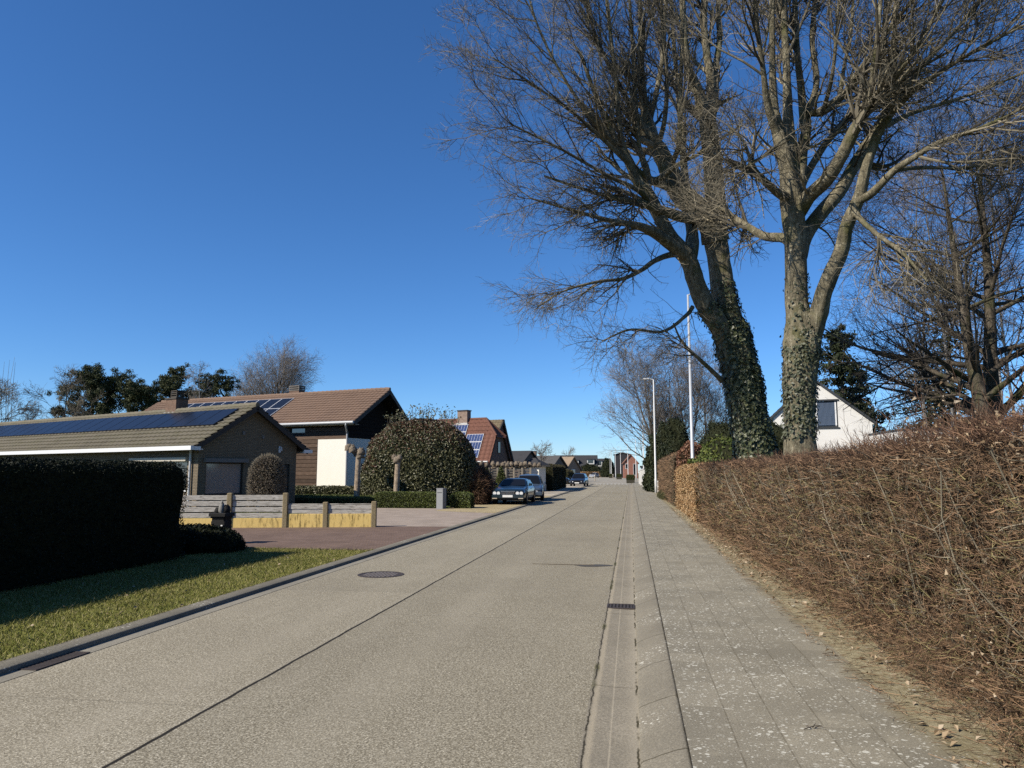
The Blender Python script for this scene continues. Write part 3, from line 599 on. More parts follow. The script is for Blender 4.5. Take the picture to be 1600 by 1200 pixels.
# left background
bare_tree('bare_tree', 'large leafless oak rising behind the timber house roof', -46.5, 88, .1, 14.6, 8.6, .4, (20, 8, 7, 4), BARK2, TWIG3, (1, 0), .18, (25, 58), (0, 0, .6), .011, lasttrop=(0, 0, .3), stems=3)
bare_tree('bare_tree', 'small leafless fruit tree with crooked boughs above the bungalow ridge at far left', -40.3, 47, .1, 7.9, 3.5, .17, (16, 8, 7, 3), BARK2, TWIG1, (.3, 0), .35, (45, 75), (0, 0, .25), .011, wig=.2)
bare_tree('bare_tree', 'leafless bushy tree with tall upright shoots cut by the left edge', -42.5, 44, .1, 7.0, 3.6, .16, (16, 8, 7, 3), BARK2, TWIG1, (-.3, 0), .25, (40, 70), (0, 0, .3), .011, wig=.2)
b = MB()
for px, top in ((8, 565), (14, 562), (20, 558), (22, 566), (3, 600)):
    b.tube(spline([at(px-6, 690, 45), at(px-7+(px*7)%5, 620, 45), at(px+3-(px*3)%5, top, 45)], 6), [.022, .02, .017, .014, .010, .006], 5)
so_ = b.build('water_shoots', TWIG1); so_.parent = bpy.data.objects['bare_tree.'+'%03d' % (len([o for o in bpy.data.objects if o.name.startswith('bare_tree')])-1)]
bpy.context.view_layer.update(); so_.matrix_parent_inverse = so_.parent.matrix_world.inverted()
bare_tree('birch_tree', 'leafless weeping birch among the pines behind the bungalow', -45.2, 72, .1, 13.6, 2.8, .14, (24, 8, 6, 3), BIRCH, TWIG3, (0, 0), .4, (30, 60), (0, 0, .1), .010, lasttrop=(0, 0, -.9))
# ------------------------------------------------------------------ hedges, bushes, conifers
def lumpy_box(x0, x1, y0, y1, z0, z1, nx, ny, nz, amp, rnd=.25, f=3.):
    """closed lumpy block with rounded upper edges"""
    def face(u, v, fn):
        U, W = np.meshgrid(np.linspace(0, 1, u), np.linspace(0, 1, v)); p = fn(U, W); i = np.arange(u*v).reshape(v, u)
        return p.reshape(-1, 3), np.stack([i[:-1, :-1], i[:-1, 1:], i[1:, 1:], i[1:, :-1]], -1).reshape(-1, 4)
    nb = NB(); lx, ly, lz = x1-x0, y1-y0, z1-z0
    S = lambda a, b, c: np.stack([x0+lx*a, y0+ly*b, z0+lz*c], -1)
    for u, v, fn in ((ny, nz, lambda U, W: S(U*0, U, W)), (ny, nz, lambda U, W: S(U*0+1, U, W)), (nx, nz, lambda U, W: S(U, U*0, W)), (nx, nz, lambda U, W: S(U, U*0+1, W)), (nx, ny, lambda U, W: S(U, W, U*0+1))):
        V, Fq = face(u, v, fn); nb.add(V, Fq)
    V = np.concatenate(nb.V); c = np.array([(x0+x1)/2, (y0+y1)/2, 0]); hx, hy = lx/2, ly/2
    zt = np.clip((V[:, 2]-(z1-rnd))/rnd, 0, 1); pull = (1-np.sqrt(np.clip(1-zt**2, 0, 1)))*rnd*.9
    for ax, hh in ((0, hx), (1, hy)):
        d = V[:, ax]-c[ax]; V[:, ax] = c[ax]+np.sign(d)*np.maximum(np.abs(d)-pull*(np.abs(d) > hh-rnd), 0)
    n = np.sin(V[:, 0]*f*1.3+V[:, 1]*f+1)*np.sin(V[:, 1]*f*.8+V[:, 2]*f*1.7)+.6*np.sin(V[:, 1]*f*2.9+V[:, 2]*f*2.1)*np.sin(V[:, 0]*f*2.3)
    V = V+n[:, None]*amp*np.array([.6, .6, .5])
    nb.V = [V]; nb.F = [np.concatenate(nb.F)]
    return nb
def surf_points(nb, n, weight=None):
    """random points and outward normals on a quad mesh"""
    V = np.concatenate(nb.V); Fq = np.concatenate(nb.F); A, B, C_, D = (V[Fq[:, i]] for i in range(4))
    nr = np.cross(C_-A, D-B); ar = np.linalg.norm(nr, axis=1)
    c = (A+C_)/2; w_ = ar*(weight(c) if weight else 1); i = rng.choice(len(Fq), n, p=w_/w_.sum())
    u, v = rng.random((n, 1)), rng.random((n, 1)); P = A[i]*(1-u)*(1-v)+B[i]*u*(1-v)+C_[i]*u*v+D[i]*(1-u)*v
    N = nrm(nr[i]); cen = V.mean(0); s = np.sign(np.sum(N*(P-cen), 1, keepdims=True)); s[s == 0] = 1
    return P, N*s
def leafy(name, label, cat, nb, core_mat, leaf_mat, n, size, bw=.35, depth=.06, asp=.55, weight=None, group=None, part='foliage', hair=None):
    V = np.concatenate(nb.V); base = np.array([(V[:, 0].min()+V[:, 0].max())/2, (V[:, 1].min()+V[:, 1].max())/2, V[:, 2].min()])
    t = thing(name, label, cat, base, 0, group)
    cen = V.mean(0); nb2 = NB(); hx_ = np.maximum((V.max(0)-V.min(0))/2, .05); nb2.add(cen+(V-cen)*np.maximum(.85, 1-.05/hx_)-base, np.concatenate(nb.F)); nb2.build('core', core_mat, t, True)
    P, N = surf_points(nb, n, weight)
    P = P-N*(rng.random((n, 1))**1.5*depth)+N*.02+rng.normal(size=(n, 3))*(.012+(.32*size if size > .12 else 0))
    Vl, Fl = leaves(P-base, size, N, bw, asp); mk(part, Vl, Fl, leaf_mat, t)
    if hair:
        m, ln, rad, mat = hair; P, N = surf_points(nb, m, weight); D = nrm(N+rng.normal(size=(m, 3))*.7)
        Q = np.stack([P-N*.05-base, P+D*ln*.5-base, P+D*ln-base+rng.normal(size=(m, 3))*ln*.15], 1); nbb = NB(); nbb.add(*tubes(Q, np.broadcast_to([rad, rad*.8, rad*.5], (m, 3)), 3)); nbb.build('twigs', mat, t)
    return t
def blob(cx, cy, z0, rx, ry, h, n=28, amp=.12, e=2.4, f=2.2, flat=.0):
    """closed rounded bush form standing on the ground"""
    th = np.arange(n)*2*math.pi/n; ph = np.linspace(-.55, math.pi/2, n//2); V = []
    for p in ph:
        cz, sz = abs(math.cos(p))**(2/e), math.copysign(abs(math.sin(p))**(2/e), math.sin(p))
        zz = z0+h*(.30+.70*sz) if sz > 0 else z0+h*.30*(1+sz/abs(math.sin(ph[0]))**(2/e))
        for t in th: V.append((cx+rx*cz*math.copysign(abs(math.cos(t))**(2/e), math.cos(t)), cy+ry*cz*math.copysign(abs(math.sin(t))**(2/e), math.sin(t)), zz))
    V = np.array(V); c = np.array([cx, cy, z0+h*.4]); a = nrm(V-c)
    k = np.sin(a[:, 0]*f*3+1.7*cx)*np.sin(a[:, 1]*f*3+cy)+.6*np.sin(a[:, 2]*f*4+a[:, 0]*f*5)
    V = c+(V-c)*(1+amp*k)[:, None]; V[:, 2] = np.maximum(V[:, 2], z0)
    i = np.arange(n*(n//2)).reshape(n//2, n); j = np.roll(i, -1, 1)
    nb = NB(); nb.add(V, np.stack([i[:-1], j[:-1], j[1:], i[1:]], -1).reshape(-1, 4)); return nb
CORE_DARK = simple('shaded_inner_growth', (.022, .024, .012), .95, .05, .4, 8, .8, 18)  # near-black so the core itself carries the shade inside the foliage
CORE_BROWN = simple('shaded_inner_twigs', (.022, .015, .009), .95, .05, .5, 14, .9, 30)  # shade of the deep gaps between twigs put into the core colour
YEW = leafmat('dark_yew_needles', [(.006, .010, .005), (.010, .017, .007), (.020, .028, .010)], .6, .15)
BOX = leafmat('clipped_box_leaves', [(.06, .085, .014), (.12, .15, .026), (.20, .23, .045)], .5)
PHOTINIA = leafmat('glossy_shrub_leaves', [(.09, .094, .04), (.14, .143, .065), (.19, .185, .09), (.24, .22, .115)], .45, .4)
PHOT_RED = leafmat('young_red_leaves', [(.09, .042, .022), (.15, .066, .034), (.13, .09, .045)], .45, .4)
LAUREL = leafmat('laurel_leaves', [(.06, .09, .018), (.12, .16, .03), (.20, .22, .05)], .6, .25)
BEECH = leafmat('dry_beech_leaves', [(.26, .13, .050), (.42, .24, .10), (.58, .38, .19), (.66, .48, .28)], .6, .25)
BEECH_RED = leafmat('dark_beech_leaves', [(.12, .05, .03), (.24, .11, .06), (.36, .19, .11)], .5, .3)
PINE = leafmat('pine_needles', [(.045, .058, .024), (.09, .105, .042), (.145, .155, .065)], .6, .2)
SPRUCE = leafmat('spruce_needles', [(.018, .027, .014), (.038, .050, .022), (.065, .078, .034)], .6, .2)
DRYLEAF = leafmat('dry_leaf_litter', [(.30, .20, .11), (.46, .34, .21), (.62, .50, .36)], .7, .2)

# ---- long clipped hedge on the left, all in its own shade
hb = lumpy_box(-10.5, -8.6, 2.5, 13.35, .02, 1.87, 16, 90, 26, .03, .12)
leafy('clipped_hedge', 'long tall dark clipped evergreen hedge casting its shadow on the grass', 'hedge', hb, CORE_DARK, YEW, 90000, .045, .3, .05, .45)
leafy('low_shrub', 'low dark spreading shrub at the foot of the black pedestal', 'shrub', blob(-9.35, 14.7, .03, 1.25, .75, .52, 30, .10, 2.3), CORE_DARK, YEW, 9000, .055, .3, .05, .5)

# ---- bare brown hedge along the right pavement: thousands of clipped shoots
HX = 2.02
HB0 = np.array([2.5, 13.2, .1])
hg = thing('clipped_hedge', 'long bare brown clipped hedge of dense twigs beside the near pavement', 'hedge', HB0)
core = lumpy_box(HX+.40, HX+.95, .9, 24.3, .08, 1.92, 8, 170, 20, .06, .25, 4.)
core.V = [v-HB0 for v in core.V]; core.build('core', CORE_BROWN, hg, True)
def gap(y, z):
    return .5+.25*np.sin(y*3.1+z*5.3+np.sin(y*7.7)*1.3)+.25*np.sin(y*8.7-z*9.1+1.7*np.sin(z*6+y))+.25*np.sin(y*19-z*13)
def hedge_shoots(n, ymin, ymax, x0, x1, z0, ztop, dirm, dirs, ln, r0, p=1.25, grav=.0):
    u = rng.random(n); e = 1-p; y = (ymin**e+u*(ymax**e-ymin**e))**(1/e)
    z = z0+(ztop-z0)*rng.random(n); x = x0+(x1-x0)*np.clip(rng.random(n)**.9*(.55+.55*gap(y, z)), 0, 1)
    keep = rng.random(n) < np.clip(gap(y, z)*(1.7+.6*(y < 7))-.12-.33*(y < 7)*(z > .6), .08, 1); y, x, z = y[keep], x[keep], z[keep]; n = len(y)
    D = nrm(np.array(dirm)+rng.normal(size=(n, 3))*np.array(dirs)); L = (ln[0]+(ln[1]-ln[0])*rng.random(n))*(1+y*.012)
    P = np.stack([x, y, z], -1); Q = np.empty((n, 4, 3)); Q[:, 0] = P
    for j in range(1, 4):
        D = nrm(D+rng.normal(size=(n, 3))*.22+np.array([0, 0, grav])); Q[:, j] = Q[:, j-1]+D*(L/3)[:, None]
    r = np.maximum(r0*(.6+.5*rng.random(n)+.9*(rng.random(n) < .12)), .00038*y*r0/.0022)
    return Q, r[:, None]*np.array([1, .85, .7, .5])
SH_BROWN = twigmat('brown_hedge_shoots', (.018, .010, .007), (.36, .225, .130))
SH_OLIVE = twigmat('olive_hedge_shoots', (.030, .027, .010), (.38, .32, .145))
SH_RED = twigmat('reddish_hedge_shoots', (.040, .021, .014), (.26, .15, .092))
SH_PALE = twigmat('pale_hedge_stems', (.15, .125, .085), (.36, .31, .22))
def ztop_at(y): return 1.99-.0035*y
def shoots(nm, n, mat, z0, z1, lo=0, sides=3, **k):
    nb = NB(); Q, r = hedge_shoots(n, 1.0, 24.25, HX+.02+lo, HX+.42+lo, z0, z1, k.get('dirm', (-.80, -.30, .18)), k.get('dirs', (.40, .50, .42)), k.get('ln', (.05, .16)), k.get('r0', .0020), grav=k.get('grav', .05))
    nb.add(*tubes(Q-HB0, r, sides))
    s, rs = grow(Q-HB0, r, 2, .2, .9, (.03, .09), (30, 75), (-.1, 0, .1), .2, 3, .75, .6, .0012, None, 0, .2)
    nb.add(*tubes(s, np.maximum(rs, .0011), 3)); return nb.build(nm, mat, hg)
shoots('brown_shoots', 56000, SH_BROWN, .16, 1.92)
shoots('olive_shoots', 9000, SH_OLIVE, .16, 1.7)
shoots('thick_shoots', 3200, SH_PALE, .3, 1.85, lo=.02, sides=4, r0=.0031, ln=(.05, .18))
shoots('low_shoots', 7000, SH_BROWN, .12, .5, dirm=(-.9, -.1, .05), r0=.002, ln=(.08, .24))
nb = NB()
for n, x0, x1, dm, ds, ln in ((17000, HX+.05, HX+.9, (-.32, -.1, .66), (.45, .45, .3), (.06, .22)), (420, HX+.1, HX+.8, (-.1, 0, 1), (.25, .3, .1), (.25, .55))):
    Q, r = hedge_shoots(n, 1.0, 24.25, x0, x1, 1.74, 1.86, dm, ds, ln, .0022, 1.2); Q = Q[:, :1]+(Q-Q[:, :1])*np.clip((12-Q[:, :1, 1:2])/5, .4, 1); Q[:, :, 2] += .05+.11*np.clip((8.5-Q[:, :1, 1])/4, 0, 1)
    nb.add(*tubes(Q-HB0, r, 3)); s, rs = grow(Q-HB0, r, 2, .3, .9, (.05, .13), (25, 60), (0, 0, .3), .18, 3, .7, .6, .0012); nb.add(*tubes(s, rs, 3))
nb.build('top_shoots', SH_RED, hg)
# heavier pale stems inside the hedge
nb = NB(); m = 300; y = 1.8+22.4*rng.random(m)**1.3; P0 = np.stack([HX+.34+.2*rng.random(m), y, np.full(m, .1)], -1)
Q = np.empty((m, 6, 3)); Q[:, 0] = P0; D = nrm(np.array([-.10, 0, 1])+rng.normal(size=(m, 3))*np.array([.1, .35, .1]))
for j in range(1, 6): D = nrm(D+rng.normal(size=(m, 3))*np.array([.10, .28, .12])+np.array([0, 0, .1])); Q[:, j] = Q[:, j-1]+D*.36
rr = (.004+.008*rng.random(m))[:, None]*np.linspace(1, .4, 6); nb.add(*tubes(Q-HB0, rr, 6))
a, ra = grow(Q-HB0, rr, 7, .15, 1, (.2, .5), (30, 75), (-.4, 0, .1), .16, 5, .55, .4, .003); nb.add(*tubes(a, ra, 4)); nb.build('stems', SH_PALE, hg, True)
# withered leaves still hanging in it
PL = []
for (px, py, Y, n, s) in ((1505, 1000, 4.65, 10, .05), (1530, 1040, 4.5, 14, .06), (1545, 990, 4.5, 9, .05), (1560, 1075, 4.35, 7, .05), (1520, 1080, 4.5, 5, .05), (1440, 690, 5.6, 40, .12), (1500, 660, 5.2, 60, .16), (1570, 650, 4.7, 60, .16), (1465, 650, 5.4, 26, .12), (1395, 700, 6.0, 10, .12), (1340, 880, 6.4, 4, .2), (1590, 700, 4.5, 30, .16)):
    P = at(px, py, Y); P[0] = min(P[0], HX+.12) if py > 720 else P[0]; n = int(n*1.3) if py < 720 else n; P[2] -= .07*(py < 720); PL.append(P+rng.normal(size=(n, 3))*np.array([.4, 1, .9])*s)
PL = np.concatenate(PL+[np.stack([HX+.1*rng.random(160)-.03, 2+20*rng.random(160), .2+1.6*rng.random(160)], -1)])
PL = PL[rng.random(len(PL)) < .6]; mk('withered_leaves', *leaves(PL-HB0, .031, (-.8, -.5, .2), .25, .5, 1.1, .5), DRYLEAF, hg)
# ---- golden beech section, its taller end and the brown hedge beyond
leafy('beech_hedge', 'golden dry-leaved beech hedge round the foot of the near lamp post', 'hedge', lumpy_box(2.0, 2.95, 24.3, 34.2, .08, 1.98, 8, 60, 20, .05, .18), CORE_BROWN, BEECH, 42000, .062, .45, .10, .6)
leafy('beech_shrub', 'taller reddish dry beech clump at the far end of the golden hedge', 'shrub', blob(2.75, 33.9, .1, .75, .9, 2.95, 24, .08, 2.8), CORE_BROWN, BEECH_RED, 6000, .10, .4, .10, .6)
leafy('clipped_hedge', 'dull brown twiggy hedge just past the golden beech, beside the second lamp post', 'hedge', lumpy_box(1.98, 3.0, 35.6, 55.0, .08, 2.55, 8, 60, 20, .06, .3), CORE_BROWN, leafmat('brown_hedge_leaves', [(.06, .042, .022), (.14, .10, .055), (.22, .17, .09)], .7), 22000, .09, .3, .08, .4, hair=(6000, .2, .007, SH_BROWN))
# low tufts and plants at its foot
leafy('low_shrub', 'low mossy green tuft at the foot of the brown hedge by the second lamp post', 'shrub', blob(2.05, 47.5, .1, .42, 5.5, .42, 26, .14, 2.2), CORE_DARK, leafmat('mossy_tuft', [(.05, .055, .015), (.11, .11, .035), (.17, .15, .06)], .7), 5000, .08, .2, .06, .3)
# ---- evergreens on the right
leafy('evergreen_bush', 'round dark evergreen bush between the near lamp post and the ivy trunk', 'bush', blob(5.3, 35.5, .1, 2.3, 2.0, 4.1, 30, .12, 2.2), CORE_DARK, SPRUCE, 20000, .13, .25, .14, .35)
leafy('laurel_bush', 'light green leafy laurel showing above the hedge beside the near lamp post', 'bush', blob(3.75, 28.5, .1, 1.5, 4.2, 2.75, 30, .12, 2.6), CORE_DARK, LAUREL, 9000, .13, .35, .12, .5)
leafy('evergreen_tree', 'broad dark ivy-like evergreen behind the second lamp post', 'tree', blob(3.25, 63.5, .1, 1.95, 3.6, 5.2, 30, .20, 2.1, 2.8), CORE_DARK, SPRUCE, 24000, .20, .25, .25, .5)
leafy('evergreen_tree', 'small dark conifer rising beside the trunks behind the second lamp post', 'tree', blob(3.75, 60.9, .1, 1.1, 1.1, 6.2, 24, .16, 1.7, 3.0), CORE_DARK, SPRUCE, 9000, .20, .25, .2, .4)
# ---- conifers with separate whorls
def conifer(name, label, x, y, h, rad, n, leaf, droop=-.25, z0=.1, dens=26, size=.28, bare=.12, cat='conifer', group=None, trunk_r=.2):
    t = thing(name, label, cat, (x, y, z0), 0, group); nb = NB(); nb.add(*tubes(np.array([[(0, 0, -.1), (0, 0, h*.5), (0, 0, h)]], float), np.array([[trunk_r, trunk_r*.6, .03]]), 8))
    L = np.sort(rng.random(n))*(1-bare)+bare; az = rng.random(n)*6.283; ln = rad*(1-L)**.5*(.55+.5*rng.random(n))+.25
    D = np.stack([np.cos(az), np.sin(az), np.full(n, droop)], -1); P = np.stack([np.zeros(n), np.zeros(n), L*h], -1)
    k = 5; u = np.linspace(0, 1, k); Q = P[:, None]+D[:, None]*(u[None, :, None]*ln[:, None, None]); Q[:, :, 2] += .25*u**2*ln[:, None]
    nb.add(*tubes(Q, np.broadcast_to(np.array([.05, .04, .03, .02, .012]), (n, k)), 4)); nb.build('trunk', BARK2, t)
    i = np.repeat(np.arange(n), dens); uu = .15+.85*rng.random(len(i)); c = P[i]+D[i]*(uu*ln[i])[:, None]; c[:, 2] += .25*uu**2*ln[i]
    c += rng.normal(size=c.shape)*np.array([.20, .20, .12])*(.4+ln[i]/rad)[:, None]*rad*.28; c[:, 2] -= np.abs(rng.normal(size=len(c)))*.2
    mk('foliage', *leaves(c, size, (0, 0, 1), .35, .32, .3), leaf, t); return t
p = at(1318, 640, 62); conifer('conifer', 'dense dark conifer behind the roof of the white gabled house', p[0], 62, 13.4, 4.1, 120, SPRUCE, size=.42, dens=60, trunk_r=.3)
p = at(1345, 640, 66); conifer('conifer', 'lower dark conifer just right of the taller one by the white house', p[0], 66, 10.2, 3.4, 90, SPRUCE, size=.42, dens=46)
p = at(1452, 640, 52); conifer('conifer', 'loose drooping conifer left of the dark trunks, seen through branches', p[0], 52, 9.8, 4.0, 80, SPRUCE, size=.32, dens=34, droop=-.45)
p = at(1490, 640, 48); conifer('conifer', 'tall loose conifer directly behind the dark trunks', p[0], 48, 12.0, 4.2, 90, SPRUCE, size=.32, dens=34, droop=-.4)
# ---- pines on the left: clumped crowns on forked stems
def pine(label, px, Y, h, clumps, group='pines behind the bungalow', r=.3):
    x = at(px, 680, Y)[0]; t = thing('pine_tree', label, 'pine tree', (x, Y, .1), 0, group); b = MB(); cl = []
    for (cx, cz, rr) in clumps: cl.append((at(px+cx, cz, Y)-np.array([x, Y, .1])+np.array([0, rng.normal()*1.0, 0]), rr*1.15*Y/FPX))
    b.tube(spline([(0, 0, -.1), (.3, 0, h*.45), (.2, 0, h*.8), (0, 0, h*.95)], 8), [r, r*.9, r*.8, r*.7, r*.55, r*.4, r*.25, .05], 8)
    for c, rr in cl: s = np.array([.2, 0, max(h*.35, c[2]-rr-1.2)]); b.tube(spline([s, (s+c)/2+np.array([0, 0, -.3]), c], 6), [r*.4, r*.35, r*.28, r*.2, r*.12, .03], 6)
    b.build('trunk', BARK2, t, True); P = []
    for c, rr in cl:
        for _ in range(22):
            s = c+rng.normal(size=3)*np.array([.80, .60, .55])*rr; m = int(95*rr+15); P.append(s+rvec(m)*rng.random((m, 1))**.5*np.array([.42, .42, .27])*rr)
    P = np.concatenate(P); mk('foliage', *leaves(P+rng.normal(size=P.shape)*.10, .21, (0, 0, 1), .3, .38, .4), PINE, t); return t
pine('tall wide dark pine behind the bungalow, leftmost of the pines', 138, 74, 13, [(-2, 590, 14), (12, 588, 14), (-16, 602, 14), (20, 603, 14), (2, 606, 16), (-24, 618, 13), (-38, 636, 12), (-52, 642, 9), (-8, 628, 14), (12, 640, 13), (-4, 652, 12), (28, 620, 8)])
pine('dark pine behind the bungalow, second from the left, with a forked stem', 196, 76, 12, [(-4, 598, 13), (10, 600, 12), (-16, 612, 12), (2, 618, 13), (-22, 630, 11), (16, 616, 10), (-14, 646, 9)])
pine('dark pine behind the bungalow, just left of the brick chimney', 228, 72, 11.5, [(0, 610, 13), (14, 618, 12), (-10, 622, 11), (8, 634, 12), (-4, 640, 10), (18, 642, 9)])
pine('dark pine with a pointed top just right of the brick chimney', 268, 74, 13, [(0, 590, 10), (8, 583, 8), (-10, 600, 13), (6, 604, 13), (-14, 616, 12), (10, 622, 12), (-4, 632, 12), (16, 638, 9)])
pine('small light green pine beside the large leafless oak', 345, 80, 11, [(0, 594, 10), (12, 600, 9), (-12, 602, 10), (2, 610, 11), (-28, 614, 9), (-40, 616, 8)])
# ---- front garden bushes of the left houses
rb = blob(-12.95, 25.0, .3, .58, .58, 2.0, 30, .03, 3.0)
t = leafy('clipped_bush', 'rounded clipped bare brown bush in front of the bungalow gable', 'bush', rb, CORE_BROWN, twigmat('clipped_bush_tips', (.14, .105, .07), (.42, .34, .25)), 9000, .05, .1, .05, .35, hair=(5000, .09, .005, SH_PALE))
ph = blob(-11.15, 38.6, .1, 3.1, 2.3, 4.35, 44, .04, 2.4, 2.0)
t = leafy('photinia_bush', 'huge rounded glossy bush with reddish top between the two pollards', 'bush', ph, CORE_DARK, PHOTINIA, 42000, .125, .42, .16, .5)
bs = np.array(t.location); P, N = surf_points(ph, 5200, lambda c: np.clip((c[:, 2]-2.3)/2.2, 0, 1)**1.5+.25*np.clip((-12.3-c[:, 0])/1.5, 0, 1)*(c[:, 2] > 1.8)); mk('young_leaves', *leaves(P+N*.06-bs, .14, N, .3, .45), PHOT_RED, t)
nb = NB(); m = 46; P, N = surf_points(ph, m, lambda c: (c[:, 2] > 3.9)*1.+1e-6); Q = np.stack([P, P+np.array([0, 0, .3])+rng.normal(size=(m, 3))*.06, P+np.array([0, 0, .65])+rng.normal(size=(m, 3))*.12], 1)-bs
nb.add(*tubes(Q, np.full((m, 3), .012), 4)); tag(nb.build('stray_shoots', TWIG2, t), kind='stuff'); c = Q[:, 1:].reshape(-1, 3); c = np.repeat(c, 7, 0)+rng.normal(size=(len(c)*7, 3))*.13; mk('stray_leaves', *leaves(c, .13, None, 0, .45), PHOTINIA, t)
leafy('clipped_hedge', 'low clipped green box hedge in front of the huge glossy bush', 'hedge', lumpy_box(-11.9, -8.95, 33.5, 34.5, .03, .75, 30, 12, 8, .015, .06), CORE_DARK, BOX, 14000, .05, .35, .04, .5)
leafy('clipped_hedge', 'low clipped green box hedge running behind the wooden fence to the corner', 'hedge', lumpy_box(-21.0, -11.95, 33.6, 38.0, .03, .50, 60, 24, 8, .015, .06), CORE_DARK, BOX, 22000, .05, .35, .04, .5)
leafy('clipped_bush', 'short boxy green bush right of the grey letterbox pillar', 'bush', lumpy_box(-8.3, -7.35, 33.5, 34.5, .03, .75, 12, 12, 8, .03, .2), CORE_DARK, BOX, 4000, .06, .35, .05, .5)
leafy('ground_cover', 'knee-high leafy hedge along the foot of the timber house wall', 'hedge', lumpy_box(-20.2, -12.6, 38.0, 39.3, .1, .92, 40, 10, 8, .06, .2), CORE_DARK, PHOTINIA, 9000, .12, .3, .12, .5)
leafy('dry_bush', 'rusty brown dry bush in front of the dark saloon car', 'bush', blob(-8.35, 38.6, .1, 1.05, 1.3, 1.75, 24, .14, 2.2), CORE_BROWN, leafmat('rusty_leaves', [(.09, .045, .022), (.17, .095, .045), (.24, .16, .075)], .7), 6000, .09, .2, .12, .4, hair=(2600, .35, .006, SH_RED))
leafy('dry_bush', 'greenish brown loose bush joined to the right side of the huge glossy bush', 'bush', blob(-8.75, 40.2, .05, 1.0, 1.2, 2.0, 24, .18, 2.0), CORE_DARK, leafmat('brown_green_leaves', [(.05, .045, .02), (.10, .085, .04), (.16, .13, .07)], .6), 6000, .12, .2, .18, .4, hair=(1800, .4, .007, SH_BROWN))
for px, lab in ((768, 'small pointed green conifer by the slat fence, left one'), (790, 'small pointed green conifer by the slat fence, right one')):
    p = at(px, 745, 51); leafy('small_conifer', lab, 'conifer', blob(p[0], 49.2, .1, .45, .45, 1.9, 18, .06, 1.6), CORE_DARK, BOX, 2200, .10, .3, .08, .4)
leafy('clipped_hedge', 'tall dark brown-green hedge block beyond the white gatehouse', 'hedge', lumpy_box(-9.5, -6.9, 66.0, 79.5, .1, 2.42, 16, 50, 16, .06, .25), CORE_DARK, leafmat('dull_hedge_leaves', [(.035, .032, .012), (.075, .066, .025), (.12, .10, .042)], .7), 22000, .11, .3, .10, .4)
leafy('small_conifer', 'small upright dark shrub in front of the tall hedge block', 'shrub', blob(-8.3, 64.6, .1, .42, .42, 1.25, 18, .08, 2.0), CORE_DARK, BOX, 1500, .10, .3, .06, .4)
# pollards
POL = bark('pollard_bark', (.46, .36, .26), (.62, .52, .39), 12); KNOB = bark('pollard_knuckles', (.27, .22, .165), (.40, .335, .26), 20)
def pollard(label, px, y, h, knobs):
    x = at(px, 760, y)[0]; t = thing('pollard_tree', label, 'tree', (x, y, .1), 0, 'pollarded plane trees')
    P = spline([(-.02, 0, -.05), (.0, 0, h*.5), (.03, 0, h)], 9); rough_limbs([(P, np.linspace(.155, .125, 9))], 14, .03).build('trunk', POL, t, True)
    b = MB()
    for kx, kz, kr in knobs:
        n = blob(kx, rng.normal()*.06, h+kz-kr*.8, kr, kr, kr*1.7, 16, .22, 2, 3.0); V = np.concatenate(n.V); b.add(V, np.concatenate(n.F))
        b.tube(spline([(.03, 0, h-.12), (kx*.5, 0, h+kz*.4), (kx, 0, h+kz)], 5), .075, 8)
    b.build('knuckles', KNOB, t, True); return t
pollard('pollard with a knuckled head bent to the left, in front of the white wall', 558, 35.0, 2.42, [(.0, .12, .22), (.18, .2, .2), (.12, .02, .2), (-.25, .30, .2), (-.48, .40, .2), (-.30, .42, .15)])
pollard('pollard with a small tufted head in front of the huge glossy bush', 620, 34.9, 2.12, [(.0, .1, .19), (.14, .2, .14), (-.16, .22, .14)])
# grass on the verge
n = 95000; gy = 2.5+13.0*rng.random(n)**1.2; gx = XL-.0-3.25*rng.random(n)**.9
gx = np.where(rng.random(n) < .05, XL+.03*rng.random(n), gx)
hgt = .018+.022*rng.random(n)+.03*(rng.random(n) < .05); az = rng.random(n)*6.283; wd = .0035+.003*rng.random(n)
base = np.stack([gx, gy, np.full(n, .038)], -1); sd = np.stack([np.cos(az), np.sin(az), np.zeros(n)], -1)*wd[:, None]
tipv = base+np.stack([np.zeros(n), np.zeros(n), hgt], -1)+rng.normal(size=(n, 3))*np.array([.024, .024, .003])
GR = leafmat('verge_grass', [(.13, .145, .020), (.225, .225, .045), (.33, .295, .085), (.50, .42, .20)], .6, .2)
tag(mk('grass', np.stack([base-sd, base+sd, tipv], 1).reshape(-1, 3), np.arange(3*n).reshape(n, 3), GR), 'short yellowish green grass on the verge below the dark hedge', 'grass', kind='stuff')
# leaf litter under the right hedge and a few leaves on the verge
n = 2600; ly = 2.0+32*rng.random(n)**1.2; lx = 2.02-.42*rng.random(n)**2.2+.15*rng.random(n)
P1 = np.stack([lx, ly, .125+.02*rng.random(n)], -1); k = (ly < 12) & (rng.random(n) < .75); P1 = P1[~k]
P2 = np.stack([XL-2.7*rng.random(70), 5+9.5*rng.random(70), np.full(70, .07)], -1)
tag(mk('leaf_litter', *leaves(np.concatenate([P1, P2]), .048, (0, 0, 1), .55, .6, .4, .5), DRYLEAF), 'scattered dry leaves at the foot of the hedges', 'leaves', kind='stuff')
n = 1500; ly = 2.5+20*rng.random(n)**1.4; P = np.stack([2.05-.42*rng.random(n)**1.6, ly, .122+.012*rng.random(n)], -1); D = nrm(rng.normal(size=(n, 3))*np.array([1, .7, .08]))*(.05+.12*rng.random((n, 1)))
